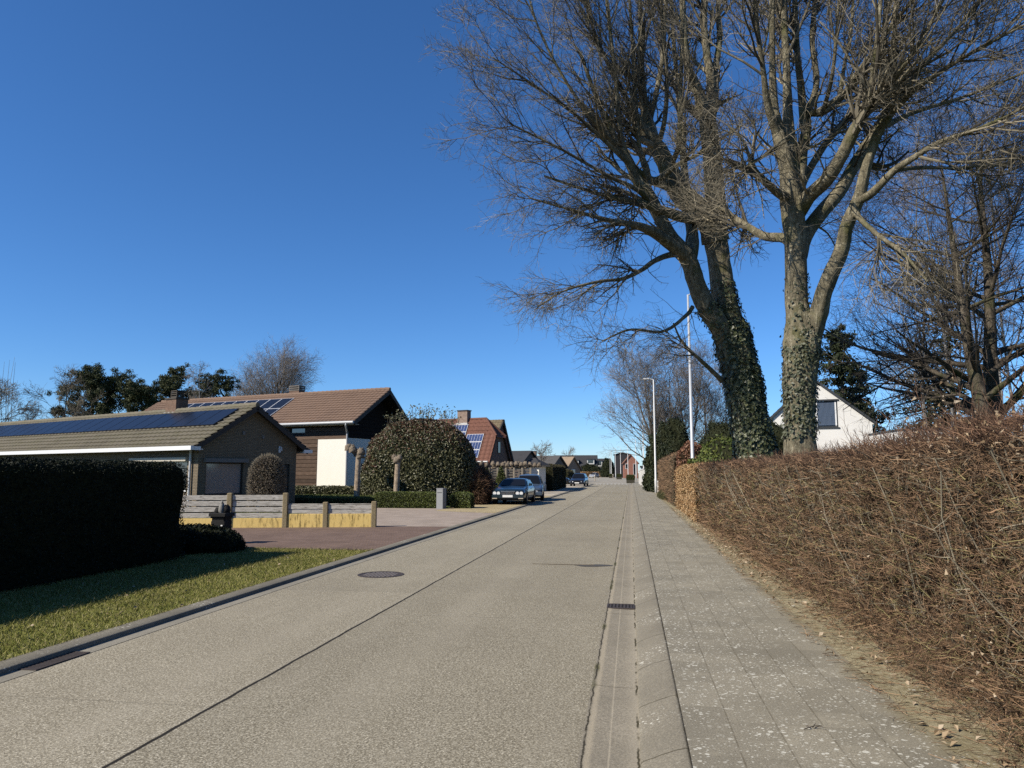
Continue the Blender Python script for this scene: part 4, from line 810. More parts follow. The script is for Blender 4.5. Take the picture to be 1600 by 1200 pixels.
nb = NB(); nb.add(*tubes(np.stack([P-D*.5, P+rng.normal(size=(n, 3))*.008*np.array([1, 1, .3]), P+D*.5], 1), np.full((n, 3), .0016), 3)); tag(nb.build('twig_litter', SH_BROWN), 'fine fallen twigs on the dirt below the bare hedge', 'twigs', kind='stuff')
tw = gp(1270, 1138, .115); b = MB(); o = np.array([tw[0], tw[1], .117])
for d1, d2 in (((-.06, -.03, 0), (.06, .03, .01)), ((0, 0, .003), (.03, .055, .01)), ((.01, .0, .004), (.06, -.01, .012)), ((-.02, -.01, .003), (-.045, .03, .008))): b.tube([o+np.array(d1), o+(np.array(d1)+np.array(d2))/2+np.array([.004, .002, .006]), o+np.array(d2)], [.003, .0025, .0015], 5)
tag(b.build('fallen_twig', TWIG2), 'small dark forked twig lying alone on the pavement tiles', 'twig')
# ------------------------------------------------------------------ houses
BRICK1 = bricks('yellow_grey_brick', (.21, .165, .11), (.28, .225, .155), (.10, .085, .065), .21, .062, .012)
BRICK3 = bricks('dark_brown_brick', (.17, .12, .10), (.23, .17, .14), (.16, .14, .12))
BRICKR = bricks('red_brick', (.36, .11, .065), (.44, .15, .09), (.3, .24, .2))
CHIM = bricks('chimney_brick', (.20, .115, .080), (.27, .165, .115), (.16, .13, .10), .2, .065)
def tilemat(name, c1, c2, dirt, moss=None):
    M = Mt(name, .85, .2); k = M.mix(M.noise(5, 5, .7), c1, c2); k = M.mix(M.mr(M.noise(.9, 4), .45, .72, 0, .5), k, dirt)
    k = M.mix(M.math('MULTIPLY', M.mr(M.noise(22, 3), .5, .7), .4), k, mul(c2, 1.3))
    if moss: k = M.mix(M.math('MULTIPLY', M.mr(M.noise(1.6, 4), .46, .66), .6), k, moss)
    M.col(k); return M.m
TILE1 = tilemat('lichen_grey_tiles', (.135, .118, .084), (.215, .190, .140), (.088, .078, .056), (.15, .138, .085))
TILE2 = tilemat('pinkish_brown_tiles', (.185, .120, .085), (.25, .168, .12), (.15, .10, .075))
TILE3 = tilemat('dark_red_tiles', (.135, .060, .042), (.20, .095, .067), (.10, .052, .04))
TILE4 = tilemat('dull_brown_tiles', (.14, .105, .065), (.20, .16, .10), (.10, .08, .05))
SLATE = tilemat('dark_slate', (.035, .035, .038), (.06, .06, .064), (.03, .03, .03))
WHITEP = simple('white_painted_board', (.78, .78, .77), .45, .4, .06)
RENDER = simple('cream_render', (.86, .83, .74), .9, .15, .05, 2, .1, 50); RENDERW = simple('white_render', (.74, .72, .68), .9, .15, .10, 1.5, .2, 40)
DARKTRIM = simple('dark_brown_trim', (.035, .027, .022), .6); GREYTRIM = simple('anthracite_trim', (.045, .048, .052), .5); ALU = simple('aluminium_edge', (.62, .63, .65), .35, .5, .08); GALV = simple('zinc_gutter', (.42, .43, .44), .45, .5, .15, 4)
ZPIPE = simple('light_grey_pipe', (.55, .56, .56), .5, .4, .1); GLASS = glass('window_glass'); GLASSB = glass('blue_blind_glass', (.03, .045, .075), .1); DOORG = simple('dark_green_door', (.012, .016, .016), .5); SHUT = simple('grey_shutter_box', (.16, .15, .14), .6)
def timber_mat():
    M = Mt('weathered_timber_boards', .8, .2); o = M.xyz(); z = M.math('DIVIDE', o[2], .24); n = M.noise(3, 5, .7, M.scaled((1, 1, 14)))
    wn_ = M.n('ShaderNodeTexWhiteNoise', noise_dimensions='1D'); M.l(M.math('FLOOR', z), wn_.inputs['W'])
    k = M.ramp(n, [(.3, (.052, .034, .024)), (.55, (.105, .068, .047)), (.75, (.22, .165, .125))]); t = M.math('ADD', M.math('MULTIPLY', wn_.outputs[0], .7), .6); k = M.mix(1, k, M.comb(t, t, t), 'MULTIPLY')
    M.col(k); return M.m
TIMBER = timber_mat(); TIMBERD = simple('near_black_timber', (.016, .012, .010), .8, .1, .3, 5)  # TIMBERD: plain near-black timber for the gable boards
def solar_mat(name, c, cell):
    M = Mt(name, cell, .35); o = M.xyz(); x = M.n('ShaderNodeTexBrick'); M.l(M.n('ShaderNodeTexCoord').outputs['UV'], x.inputs['Vector']); x.inputs['Scale'].default_value = 1; x.offset = 0
    k = M.mix(M.math('MULTIPLY', M.noise(.7, 2), .6), c, mul(c, 1.8)); M.col(k); return M.m
SOLAR = solar_mat('black_solar_cells', (.008, .008, .010), .3); SOLARB = solar_mat('blue_solar_cells', (.035, .055, .135), .1)
def tile_roof(O, U, Lu, S, Ls, pu=.30, au=.028, course=.34, step=.03, u0=None, u1=None, lift=.0):
    """corrugated, stepped tile surface: O eave/ridge origin, U along, S down the slope; u0/u1(s) trim the run"""
    O, U, S = (np.array(v, float) for v in (O, U, S)); U = U/np.linalg.norm(U); S = S/np.linalg.norm(S); N = np.cross(U, S); N = N if N[2] > 0 else -N
    nu = max(2, int(Lu/pu*6)); nc = int(math.ceil(Ls/course)); nb = NB(); W = np.linspace(0, 1, nu)
    rows = []
    for k in range(nc):
        s0, s1 = k*course, min((k+1)*course+.02, Ls)
        for s, hh in ((s0, .0), (s1, step), (s1, -.01)):
            a = u0(s/Ls) if u0 else 0; b_ = u1(s/Ls) if u1 else Lu; u = a+(b_-a)*W
            z = au*np.abs(np.sin(math.pi*u/pu))**.7+hh+lift; rows.append(O+U*u[:, None]+S*s+N*z[:, None])
    V = np.concatenate(rows); i = np.arange(len(rows)*nu).reshape(-1, nu); F = np.stack([i[:-1, :-1], i[:-1, 1:], i[1:, 1:], i[1:, :-1]], -1).reshape(-1, 4)
    keep = np.ones(len(rows)-1, bool); keep[2::3] = False
    nb.add(V, F.reshape(len(rows)-1, nu-1, 4)[keep].reshape(-1, 4)); return nb, N
def slope_box(mb, O, U, S, N, u0, u1, s0, s1, n0, n1):
    O, U, S, N = (np.array(v, float) for v in (O, U, S, N)); P = [O+U*u+S*s+N*n for n in (n0, n1) for u, s in ((u0, s0), (u1, s0), (u1, s1), (u0, s1))]
    mb.add(P, [(0, 3, 2, 1), (4, 5, 6, 7), (0, 1, 5, 4), (1, 2, 6, 5), (2, 3, 7, 6), (3, 0, 4, 7)])
def wall_mesh(mb, O, U, Nin, L, z0, z1, holes=(), depth=.14):
    """vertical wall sheet with real openings and reveals; O start, U direction, Nin inward normal"""
    O, U, Nin = (np.array(v, float) for v in (O, U, Nin)); us = sorted({0, L, *[h[0] for h in holes], *[h[1] for h in holes]}); zs = sorted({z0, z1, *[h[2] for h in holes], *[h[3] for h in holes]})
    Z = np.array([0, 0, 1.]); pt = lambda u, z, d=0: O+U*u+Z*z+Nin*d
    for a, b_ in zip(us[:-1], us[1:]):
        for c, d in zip(zs[:-1], zs[1:]):
            m = ((a+b_)/2, (c+d)/2)
            if any(h[0] < m[0] < h[1] and h[2] < m[1] < h[3] for h in holes): continue
            mb.add([pt(a, c), pt(b_, c), pt(b_, d), pt(a, d)], [(0, 1, 2, 3)])
    for a, b_, c, d in holes:
        R = [(a, c), (b_, c), (b_, d), (a, d)]
        for i in range(4): p, q = R[i], R[(i+1) % 4]; mb.add([pt(*p), pt(*q), pt(*q, depth), pt(*p, depth)], [(0, 1, 2, 3)])
def window(parent, O, U, Nin, a, b_, c, d, fm, gm, depth=.09, fw=.06, mull=(), name='window', trans=()):
    O, U, Nin = (np.array(v, float) for v in (O, U, Nin)); Z = np.array([0, 0, 1.]); mb = MB()
    def bar(u0, u1, z0, z1, d0=depth-.03, d1=depth+.04): P = [O+U*u+Z*z+Nin*n for n in (d0, d1) for u, z in ((u0, z0), (u1, z0), (u1, z1), (u0, z1))]; mb.add(P, [(0, 3, 2, 1), (4, 5, 6, 7), (0, 1, 5, 4), (1, 2, 6, 5), (2, 3, 7, 6), (3, 0, 4, 7)])
    bar(a+.002, a+fw, c+.002, d-.002); bar(b_-fw, b_-.002, c+.002, d-.002); bar(a+fw, b_-fw, c+.002, c+fw); bar(a+fw, b_-fw, d-fw, d-.002)
    for m in mull: bar(m-fw*.5, m+fw*.5, c+fw, d-fw)
    for m in trans: bar(a+fw, b_-fw, m-fw*.4, m+fw*.4, depth-.025, depth+.035)
    f = mb.build(name, fm, parent); p = [O+U*u+Z*z+Nin*(depth+.012) for u, z in ((a+.01, c+.01), (b_-.01, c+.01), (b_-.01, d-.01), (a+.01, d-.01))]
    mk('pane', p, [(0, 1, 2, 3)], gm, f); return f
def panel(parent, O, U, S, N, u0, u1, s0, s1, cell, edge, h=.10, fw=.035, lines=0):
    mb = MB(); slope_box(mb, O, U, S, N, u0, u1, s0, s1, h-.04, h)
    o = mb.build('solar_panel', edge, parent); m2 = MB(); slope_box(m2, O, U, S, N, u0+fw, u1-fw, s0+fw, s1-fw, h-.03, h+.004)
    m2.build('cells', cell, o)
    if lines:
        m3 = MB()
        for i in range(1, lines): u = u0+(u1-u0)*i/lines; slope_box(m3, O, U, S, N, u-.006, u+.006, s0+fw, s1-fw, h+.004, h+.0065)
        m3.build('cell_lines', edge, o)
    return o
E3 = np.eye(3); X_, Y_, Z_ = E3
def hplace(px, py, Y, ang): p = at(px, py, Y); return (p[0], p[1], .1), R_(ang)

# ---- bungalow with grey tiles (local X along the gable, local Y along the ridge)
loc, rz = hplace(309, 740, 28, 66.2)
h1 = thing('bungalow', 'low grey-tiled brick bungalow with a long row of black solar panels', 'house', loc, rz)
W, L, EH, RH = 5.1, 44.0, 2.92, 4.52
wm = MB(); wm.m = 0
wall_mesh(wm, (0, 0, 0), X_, Y_, W, 0, EH, [(.36, 2.2, .66, 2.02), (3.85, 4.75, 0, 1.98)])
wall_mesh(wm, (0, L, 0), -Y_, X_, L, 0, EH, [(L-4.6, L-.75, .8, 2.06)])
wall_mesh(wm, (W, 0, 0), Y_, -X_, L, 0, EH); wall_mesh(wm, (W, L, 0), -X_, -Y_, W, 0, EH)
for yy in (0, L): wm.add([(0, yy, EH), (W, yy, EH), (W/2, yy, RH-.12)], [(0, 1, 2)])
wm.build('wall', BRICK1, h1)
window(h1, (0, 0, 0), X_, Y_, .36, 2.2, .66, 2.02, DARKTRIM, glass('grey_reflection_glass', (.23, .24, .24), .08), name='window')  # grey base colour of the pane stands in for reflections
b = MB(); b.box(.24, 2.34, -.17, -.002, 2.02, 2.18); b.build('shutter_box', SHUT, h1)
b = MB(); b.box(.30, 2.26, -.06, .02, .60, .656); b.build('window_sill', DARKTRIM, h1)
d = MB(); d.box(3.86, 4.74, .07, .12, .02, 1.96); dd = d.build('door', DOORG, h1); d = MB(); d.box(3.95, 3.99, .02, .07, .95, 1.08); d.build('handle', ALU, dd)
window(h1, (0, L, 0), -Y_, X_, L-4.6, L-.75, .8, 2.06, WHITEP, GLASS, mull=(L-3.3, L-2.0)); b = MB(); b.box(-.20, -.002, .6, 4.8, 2.06, 2.22); b.build('shutter_box', simple('cream_shutter_box', (.5, .46, .38), .6), h1)
b = MB(); b.bbox(2.05, 2.2, -.05, -.002, 3.22, 3.38, .01); b.build('wall_vent', SHUT, h1); b = MB(); b.bbox(3.1, 3.22, -.05, -.002, 3.1, 3.24, .01); b.build('wall_vent', SHUT, h1)
b = MB(); b.box(4.05, 4.16, -.03, -.002, 2.5, 2.78); b.tube([(4.1, -.03, 2.7), (4.1, -.14, 2.72), (4.1, -.16, 2.58)], .03, 8); b.build('wall_lamp', ALU, h1)
OV, OG = .48, .34; s = np.array([-(W/2+OV), 0, -(RH-EH)*(W/2+OV)/(W/2)]); Ls = np.linalg.norm(s); S1 = s/Ls
O1 = np.array([W/2, -OG, RH]); nb, N1 = tile_roof(O1, Y_, L+2*OG, S1, Ls, .34, .055, .33, .065)
S2 = S1*np.array([-1, 1, 1]); nb2, N2 = tile_roof(O1, Y_, L+2*OG, S2, Ls, .34, .055, .33, .065); nb.add(nb2.V[0], nb2.F[0]); roof1 = nb.build('roof', TILE1, h1)
b = MB()
for i in range(int((L+2*OG)/.4)): b.tube([(W/2, -OG+i*.4, RH+.035), (W/2, -OG+i*.4+.41, RH+.045)], [.115, .13], 10)
b.build('ridge_tiles', TILE1, roof1)
b = MB()
for Sx, Nx in ((S1, N1), (S2, N2)): slope_box(b, O1, Y_, Sx, Nx, -.03, .05, .02, Ls, -.20, .0); slope_box(b, O1, Y_, Sx, Nx, .05, L+2*OG-.03, .03, Ls-.02, -.06, -.03)
b.build('verge_board', DARKTRIM, roof1)
ez = EH-(RH-EH)*OV/(W/2)
b = MB(); b.box(-OV-.16, -OV+.0, -OG-.05, L+OG, ez-.12, ez+.05); b.box(-OV+.0, -.003, -OG+.06, L+OG, ez-.10, ez-.06); b.box(-OV-.02, -OV+.30, -OG-.05, -OG+.05, ez-.12, ez+.03); b.build('gutter', WHITEP, h1)
b = MB(); b.box(W+OV, W+OV+.15, -OG-.05, L+OG, ez-.12, ez+.04); b.box(W+OV-.35, W+OV, -OG-.05, -OG+.05, ez-.12, ez+.03); b.build('gutter', WHITEP, h1)
b = MB(); b.tube([(-.09, .42, 0), (-.09, .42, ez-.1)], .05, 12); b.build('downpipe', ZPIPE, h1)
pw = 1.06
for i in range(24): panel(h1, O1, Y_, S1, N1, .75+i*pw, .75+i*pw+pw-.02, .42, 1.88, SOLAR, simple('black_panel_frame', (.01, .01, .011), .4), .13, .02)
cy = 5.6; b = MB(); b.box(W/2-.12, W/2+.52, cy, cy+.86, RH-.4, RH+.62); ch = b.build('chimney', CHIM, roof1); b = MB(); b.box(W/2-.16, W/2+.56, cy-.04, cy+.9, RH+.62, RH+.69); b.box(W/2, W/2+.4, cy+.16, cy+.66, RH+.69, RH+.78)
for z in (.84, .93, 1.02): b.box(W/2, W/2+.4, cy+.16, cy+.66, RH+z, RH+z+.045)
for a_, c_ in ((0, .16), (.36, .16), (0, .62), (.36, .62)): b.box(W/2+a_, W/2+a_+.04, cy+c_, cy+c_+.04, RH+.75, RH+1.06)
b.build('chimney_cap', simple('sooty_concrete', (.07, .06, .05), .9), ch)
b = MB(); slope_box(b, O1, Y_, S1, N1, cy+OG-.06, cy+OG+.92, .0, .22, .02, .06); b.build('lead_flashing', GALV, roof1)

# ---- timber and white house with pinkish tiles
loc, rz = hplace(540, 740, 42, 74)
h2 = thing('timber_house', 'house clad in dark timber over cream walls under a pinkish brown tile roof', 'house', loc, rz)
W, L, EH, RH, RX = 6.3, 19.5, 4.94, 6.82, 3.05
wm = MB(); WHT = 3.66
wall_mesh(wm, (0, 0, 0), X_, Y_, W, 0, WHT, [(1.5, 2.3, 0, 2.15)]); wall_mesh(wm, (0, 2.15, 0), -Y_, X_, 2.15, 0, WHT); wm.build('white_wall', RENDER, h2)
wm = MB(); wall_mesh(wm, (.02, L, 0), -Y_, X_, L-2.15, 0, WHT); wall_mesh(wm, (.02, L, 0), -Y_, X_, L, WHT, EH, [(L-5.9, L-4.7, 3.80, 4.36), (L-4.4, L-3.2, 3.80, 4.36)])
for k in range(20):
    z = k*.24; wm.box(-.012, .019, (2.17 if z < WHT-.1 else .02), L, z, z+.215) if not (3.7 < z < 4.34) else (wm.box(-.012, .019, .02, 3.15, z, z+.215), wm.box(-.012, .019, 6.0, L, z, z+.215))
wm.build('timber_cladding', TIMBER, h2)
wm = MB(); wm.add([(.0, .02, WHT), (W, .02, WHT), (W, .02, EH-.5), (RX, .02, RH-.2), (0, .02, EH)], [(0, 1, 2, 3, 4)])
for k in range(14):
    z = WHT+k*.24; x0 = 0 if z < EH-.25 else (z+.24-EH+.1)/(RH-EH)*RX; x1 = W-max(0, (z-EH+.6)/(RH-EH)*(W-RX))
    if x1 > x0: wm.box(x0, x1, -.02, .018, z, z+.22)
wm.build('gable_boarding', TIMBERD, h2)
wm = MB(); wall_mesh(wm, (W, 0, 0), Y_, -X_, L, 0, EH-.8); wall_mesh(wm, (W, L, 0), -X_, -Y_, W, 0, EH); wm.build('rear_wall', RENDER, h2)
window(h2, (.02, L, 0), -Y_, X_, L-5.9, L-4.7, 3.80, 4.36, DARKTRIM, GLASS); window(h2, (.02, L, 0), -Y_, X_, L-4.4, L-3.2, 3.80, 4.36, DARKTRIM, GLASS)
d = MB(); d.box(1.51, 2.29, .06, .12, .02, 2.13); d.build('door', DARKTRIM, h2)
OG = .95; sl_ = (RH-EH)/RX; OVx = .62; s = np.array([-(RX+OVx), 0, -sl_*(RX+OVx)]); Ls = np.linalg.norm(s); S1 = s/Ls; O2 = np.array([RX, -OG, RH])
nb, N1 = tile_roof(O2, Y_, L+OG+.4, S1, Ls, .30, .05, .34, .05); s = np.array([W-RX+.6, 0, -(RH-EH+.75)*(W-RX+.6)/(W-RX)]); Lr = np.linalg.norm(s); S2 = s/Lr
nb2, N2 = tile_roof(O2, Y_, L+OG+.4, S2, Lr, .26, .03, .34, .03); nb.add(nb2.V[0], nb2.F[0]); roof2 = nb.build('roof', TILE2, h2)
b = MB()
for i in range(int((L+OG+.4)/.36)): b.tube([(RX, -OG+i*.36, RH+.03), (RX, -OG+i*.36+.37, RH+.045)], [.11, .13], 10)
b.build('ridge_tiles', TILE2, roof2)
b = MB()
for Sx, Nx, LL in ((S1, N1, Ls), (S2, N2, Lr)): slope_box(b, O2, Y_, Sx, Nx, -.03, .04, .02, LL, -.22, .01); slope_box(b, O2, Y_, Sx, Nx, .04, L+OG+.3, .03, LL-.02, -.07, -.03)
b.build('verge_board', DARKTRIM, roof2)
ez = EH-sl_*OVx; b = MB(); b.tube([(-OVx-.05, -OG-.03, ez-.03), (-OVx-.05, L, ez-.03)], .085, 10); b.build('gutter', GALV, h2)
b = MB(); b.box(-OVx+.04, -.02, -OG+.04, L, ez-.16, ez-.12); b.box(-OVx+.02, -OVx+.05, -OG+.04, L, ez-.16, ez+.0); b.build('soffit', simple('pale_soffit', (.42, .36, .27), .8), h2)
b = MB(); b.tube(spline([(-OVx-.05, -.45, ez-.08), (-OVx-.02, -.42, ez-.24), (-.12, -.12, ez-.62), (-.07, -.09, ez-.85), (-.07, -.09, 0)], 14), .055, 10); b.build('downpipe', GALV, h2)
for i in range(9): panel(h2, O2, Y_, S1, N1, 8.2+i*1.02, 8.2+i*1.02+1.0, .75, 2.25, SOLAR, ALU, .12, .03)
for j in range(2):
    panel(h2, O2, Y_, S1, N1, 7.18, 8.18, .75+j*1.52, .75+j*1.52+1.5, SOLAR, ALU, .12, .03)
panel(h2, O2, Y_, S1, N1, 8.2, 9.2, 2.27, 3.77, SOLAR, ALU, .12, .03)
cy = 6.9; b = MB(); b.box(RX+.5, RX+1.1, cy, cy+.85, RH-1.0, RH+.35); ch = b.build('chimney', CHIM, roof2); b = MB()
for z in (.38, .52, .66): b.box(RX+.48, RX+1.12, cy-.02, cy+.87, RH+z, RH+z+.06)
b.box(RX+.55, RX+1.05, cy+.05, cy+.8, RH+.35, RH+.38)
for c_ in (0, .8): b.box(RX+.5, RX+.56, cy+c_, cy+c_+.05, RH+.36, RH+.7); b.box(RX+1.04, RX+1.1, cy+c_, cy+c_+.05, RH+.36, RH+.7)
b.build('chimney_cap', simple('grey_chimney_cap', (.2, .18, .16), .9), ch)

# ---- dark red mansard house
loc, rz = hplace(765, 740, 60, 70)
h3 = thing('red_roofed_house', 'brown brick house with a steep dark red tile roof and blue solar panels', 'house', loc, rz)
W, L, EH, RH = 3.4, 15.0, 2.75, 6.15; HZ = 4.65; hx = (W/2)*(HZ-EH)/(RH-EH)
wm = MB(); wall_mesh(wm, (.12, .12, 0), X_, Y_, W-.24, 0, EH, [(.55, .95, 1.1, 1.8), (1.3, 1.7, 1.1, 1.8), (2.1, 2.5, 1.1, 1.8)])
wm.add([(.12, .12, EH), (W-.12, .12, EH), (W-hx, .12, HZ-.1), (hx, .12, HZ-.1)], [(0, 1, 2, 3)]); wall_mesh(wm, (.12, L, 0), -Y_, X_, L-.12, 0, EH); wall_mesh(wm, (W-.12, .12, 0), Y_, -X_, L, 0, EH); wm.build('wall', BRICK3, h3)
for a_ in (.55, 1.3, 2.1): window(h3, (.12, .12, 0), X_, Y_, a_, a_+.4, 1.1, 1.8, WHITEP, GLASS)
wf = MB(); wf.box(W/2-.22, W/2+.2, .07, .118, 3.2, 4.2); f = wf.build('window', DARKTRIM, h3); mk('pane', [(W/2-.18, .066, 3.25), (W/2+.16, .066, 3.25), (W/2+.16, .066, 4.15), (W/2-.18, .066, 4.15)], [(0, 1, 2, 3)], GLASS, f)
s = np.array([-W/2-.25, 0, -(RH-EH)*(W/2+.25)/(W/2)]); Ls = np.linalg.norm(s); S1 = s/Ls; RB = 1.35; O3 = np.array([W/2, 0, RH]); th = (RH-HZ)/(RH-EH)*(W/2)/(W/2+.25)
trim = lambda q: RB*max(0, 1-q/th)-.12
nb, N1 = tile_roof(O3, Y_, L, S1, Ls, .46, .09, .38, .03, u0=trim); S2 = S1*np.array([-1, 1, 1]); nb2, N2 = tile_roof(O3, Y_, L, S2, Ls, .46, .06, .38, .03, u0=trim); nb.add(nb2.V[0], nb2.F[0])
hs = np.array([0, -RB-.15, -(RH-HZ)*(RB+.15)/RB]); hl = np.linalg.norm(hs); nb3, N3 = tile_roof((W/2, RB, RH), X_, 1, hs/hl, hl, .46, .04, .38, .03, u0=lambda q: -q*(W/2-hx)*1.1, u1=lambda q: q*(W/2-hx)*1.1); nb.add(nb3.V[0], nb3.F[0])
roof3 = nb.build('roof', TILE3, h3); b = MB(); slope_box(b, O3, Y_, S1, N1, -.10, L, Ls*th, Ls-.05, -.12, -.03); slope_box(b, O3, Y_, S2, N2, -.10, L, Ls*th, Ls-.05, -.12, -.03); b.build('verge_board', DARKTRIM, roof3)
b = MB(); b.tube([(W/2, RB, RH+.03), (W/2, L, RH+.05)], .12, 8); b.tube([(W/2, RB, RH+.03), (hx-.05, -.12, HZ)], .10, 8); b.tube([(W/2, RB, RH+.03), (W-hx+.05, -.12, HZ)], .10, 8); b.build('ridge_tiles', TILE3, roof3)
b = MB(); b.tube([(-.32, 0, EH-.28), (-.32, L, EH-.28)], .07, 8); b.build('gutter', GALV, h3)
for j in range(3): panel(h3, O3, Y_, S1, N1, 1.1, 2.75, 1.55+j*.76, 2.28+j*.76, SOLARB, ALU, .16, .025, 6)
for j in range(3): panel(h3, O3, Y_, S1, N1, 2.95, 4.75, .55+j*.76, 1.28+j*.76, SOLARB, ALU, .16, .025, 6)
b = MB(); b.box(W/2-.35, W/2+.25, 3.1, 4.1, RH-.9, RH+.75); ch = b.build('chimney', bricks('pale_chimney_brick', (.30, .20, .15), (.40, .29, .22), (.3, .26, .22)), roof3); b = MB(); b.box(W/2-.40, W/2+.30, 3.05, 4.15, RH+.75, RH+.84); b.build('chimney_cap', DARKTRIM, ch); b = MB(); b.box(W/2-.42, W/2+.1, 3.04, 4.16, RH-.95, RH-.28); b.build('lead_flashing', simple('pale_flashing', (.55, .53, .5), .6), roof3)
# rear wing
loc, rz = hplace(786, 740, 67, 70); wg = thing('house_wing', 'brown-tiled steep gable just behind the dark red roof', 'house', loc, rz)
s = np.array([-1.6, 0, -2.0]); Ls = np.linalg.norm(s); nb, N1 = tile_roof((0, 0, 6.45), Y_, 6, s/Ls, Ls, .3, .03, .34, .03); s2 = np.array([2.1, 0, -4.3]); L2 = np.linalg.norm(s2); nb2, N2 = tile_roof((0, 0, 6.45), Y_, 6, s2/L2, L2, .3, .03, .34, .03); nb.add(nb2.V[0], nb2.F[0]); rf = nb.build('roof', TILE4, wg)
b = MB(); slope_box(b, (0, 0, 6.45), Y_, s2/L2, N2, -.12, .0, 0, L2, -.2, .02); slope_box(b, (0, 0, 6.45), Y_, s/Ls, N1, -.12, .0, 0, Ls, -.2, .02); b.build('verge_board', DARKTRIM, rf)
wm = MB(); wm.prism([(-1.4, .1, 0), (2.0, .1, 0), (2.0, .1, 2.3), (0, .1, 6.3), (-1.4, .1, 4.6)], (0, 5.8, 0)); wm.build('wall', simple('purplish_brick', (.17, .10, .09), .9, .2, .2, 8), wg)

# ---- white gabled house on the right
loc, rz = hplace(1277, 740, 45, -13)
h4 = thing('white_house', 'white rendered gable with a blue-shaded window behind the two big trunks', 'house', loc, rz)
W, EH, RH = 3.25, 4.35, 7.0; wm = MB()
wall_mesh(wm, (-2.6, 0, 0), X_, Y_, 5.6, 0, EH-.05, [(-.35+2.6, 1.25+2.6, 4.18, EH-.05)]); wm.add([(-2.9, 0, EH-.05), (-.35, 0, EH-.05), (-.35, 0, 5.72), (1.25, 0, 5.72), (1.25, 0, EH-.05), (3.12, 0, EH-.05), (0, 0, RH)], [(0, 1, 2, 6), (2, 3, 6), (3, 4, 5, 6)])
for p_, q_ in (((-.35, 4.18), (-.35, 5.72)), ((-.35, 5.72), (1.25, 5.72)), ((1.25, 5.72), (1.25, 4.18)), ((1.25, 4.18), (-.35, 4.18))): wm.add([(p_[0], 0, p_[1]), (q_[0], 0, q_[1]), (q_[0], .14, q_[1]), (p_[0], .14, p_[1])], [(0, 1, 2, 3)])
wall_mesh(wm, (3.0, 0, 0), Y_, -X_, 9, 0, EH-.2); wall_mesh(wm, (-2.6, 9, 0), -Y_, X_, 9, 0, EH-.2); wm.build('wall', RENDERW, h4)
b = MB(); b.box(-.34, 1.24, .06, .14, 4.19, 5.71); f = b.build('window', GREYTRIM, h4); mk('pane', [(-.28, .056, 4.25), (1.18, .056, 4.25), (1.18, .056, 5.65), (-.28, .056, 5.65)], [(0, 1, 2, 3)], GLASSB, f); b = MB(); b.box(.05, .16, .03, .056, 4.25, 5.65); b.build('mullion', WHITEP, f); b = MB(); b.box(1.10, 1.18, .03, .056, 4.25, 5.65); b.build('side_rail', WHITEP, f)
b = MB()
for i in range(22): b.box(-.26+i*.065, -.225+i*.065, .046, .055, 4.26, 5.64)
b.build('blind_slats', simple('blue_grey_blind', (.10, .13, .19), .5), f)
b = MB(); b.box(-.42, 1.32, -.06, .06, 5.715, 5.80); b.box(-.42, 1.32, -.05, .06, 4.10, 4.178); b.build('window_surround', GREYTRIM, h4)
sl4 = (RH-EH)/3.15; sa = np.array([3.2, 0, -sl4*3.2]); La = np.linalg.norm(sa); sb = np.array([-3.4, 0, -.93*3.4]); Lb = np.linalg.norm(sb)
nb, N1 = tile_roof((0, -.12, RH+.1), Y_, 9.4, sa/La, La, .3, .02, .34, .02); nb2, N2 = tile_roof((0, -.12, RH+.1), Y_, 9.4, sb/Lb, Lb, .3, .02, .34, .02); nb.add(nb2.V[0], nb2.F[0]); rf = nb.build('roof', SLATE, h4)
b = MB(); slope_box(b, (0, -.12, RH+.1), Y_, sa/La, N1, -.03, .03, 0, La, -.10, .01); slope_box(b, (0, -.12, RH+.1), Y_, sb/Lb, N2, -.03, .03, 0, Lb, -.10, .01); b.build('verge_board', GREYTRIM, rf)
p = at(1430, 665, 38); b = MB(); lw = thing('low_building', 'low pale wall just visible over the hedge right of the white gable', 'building', (p[0], 38, .1)); b.box(-.6, 2.6, 0, 5, 0, 3.62); b.build('wall', RENDERW, lw); b = MB(); b.box(-.65, 2.65, -.05, 5.05, 3.62, 3.70); b.build('roof', GREYTRIM, lw)

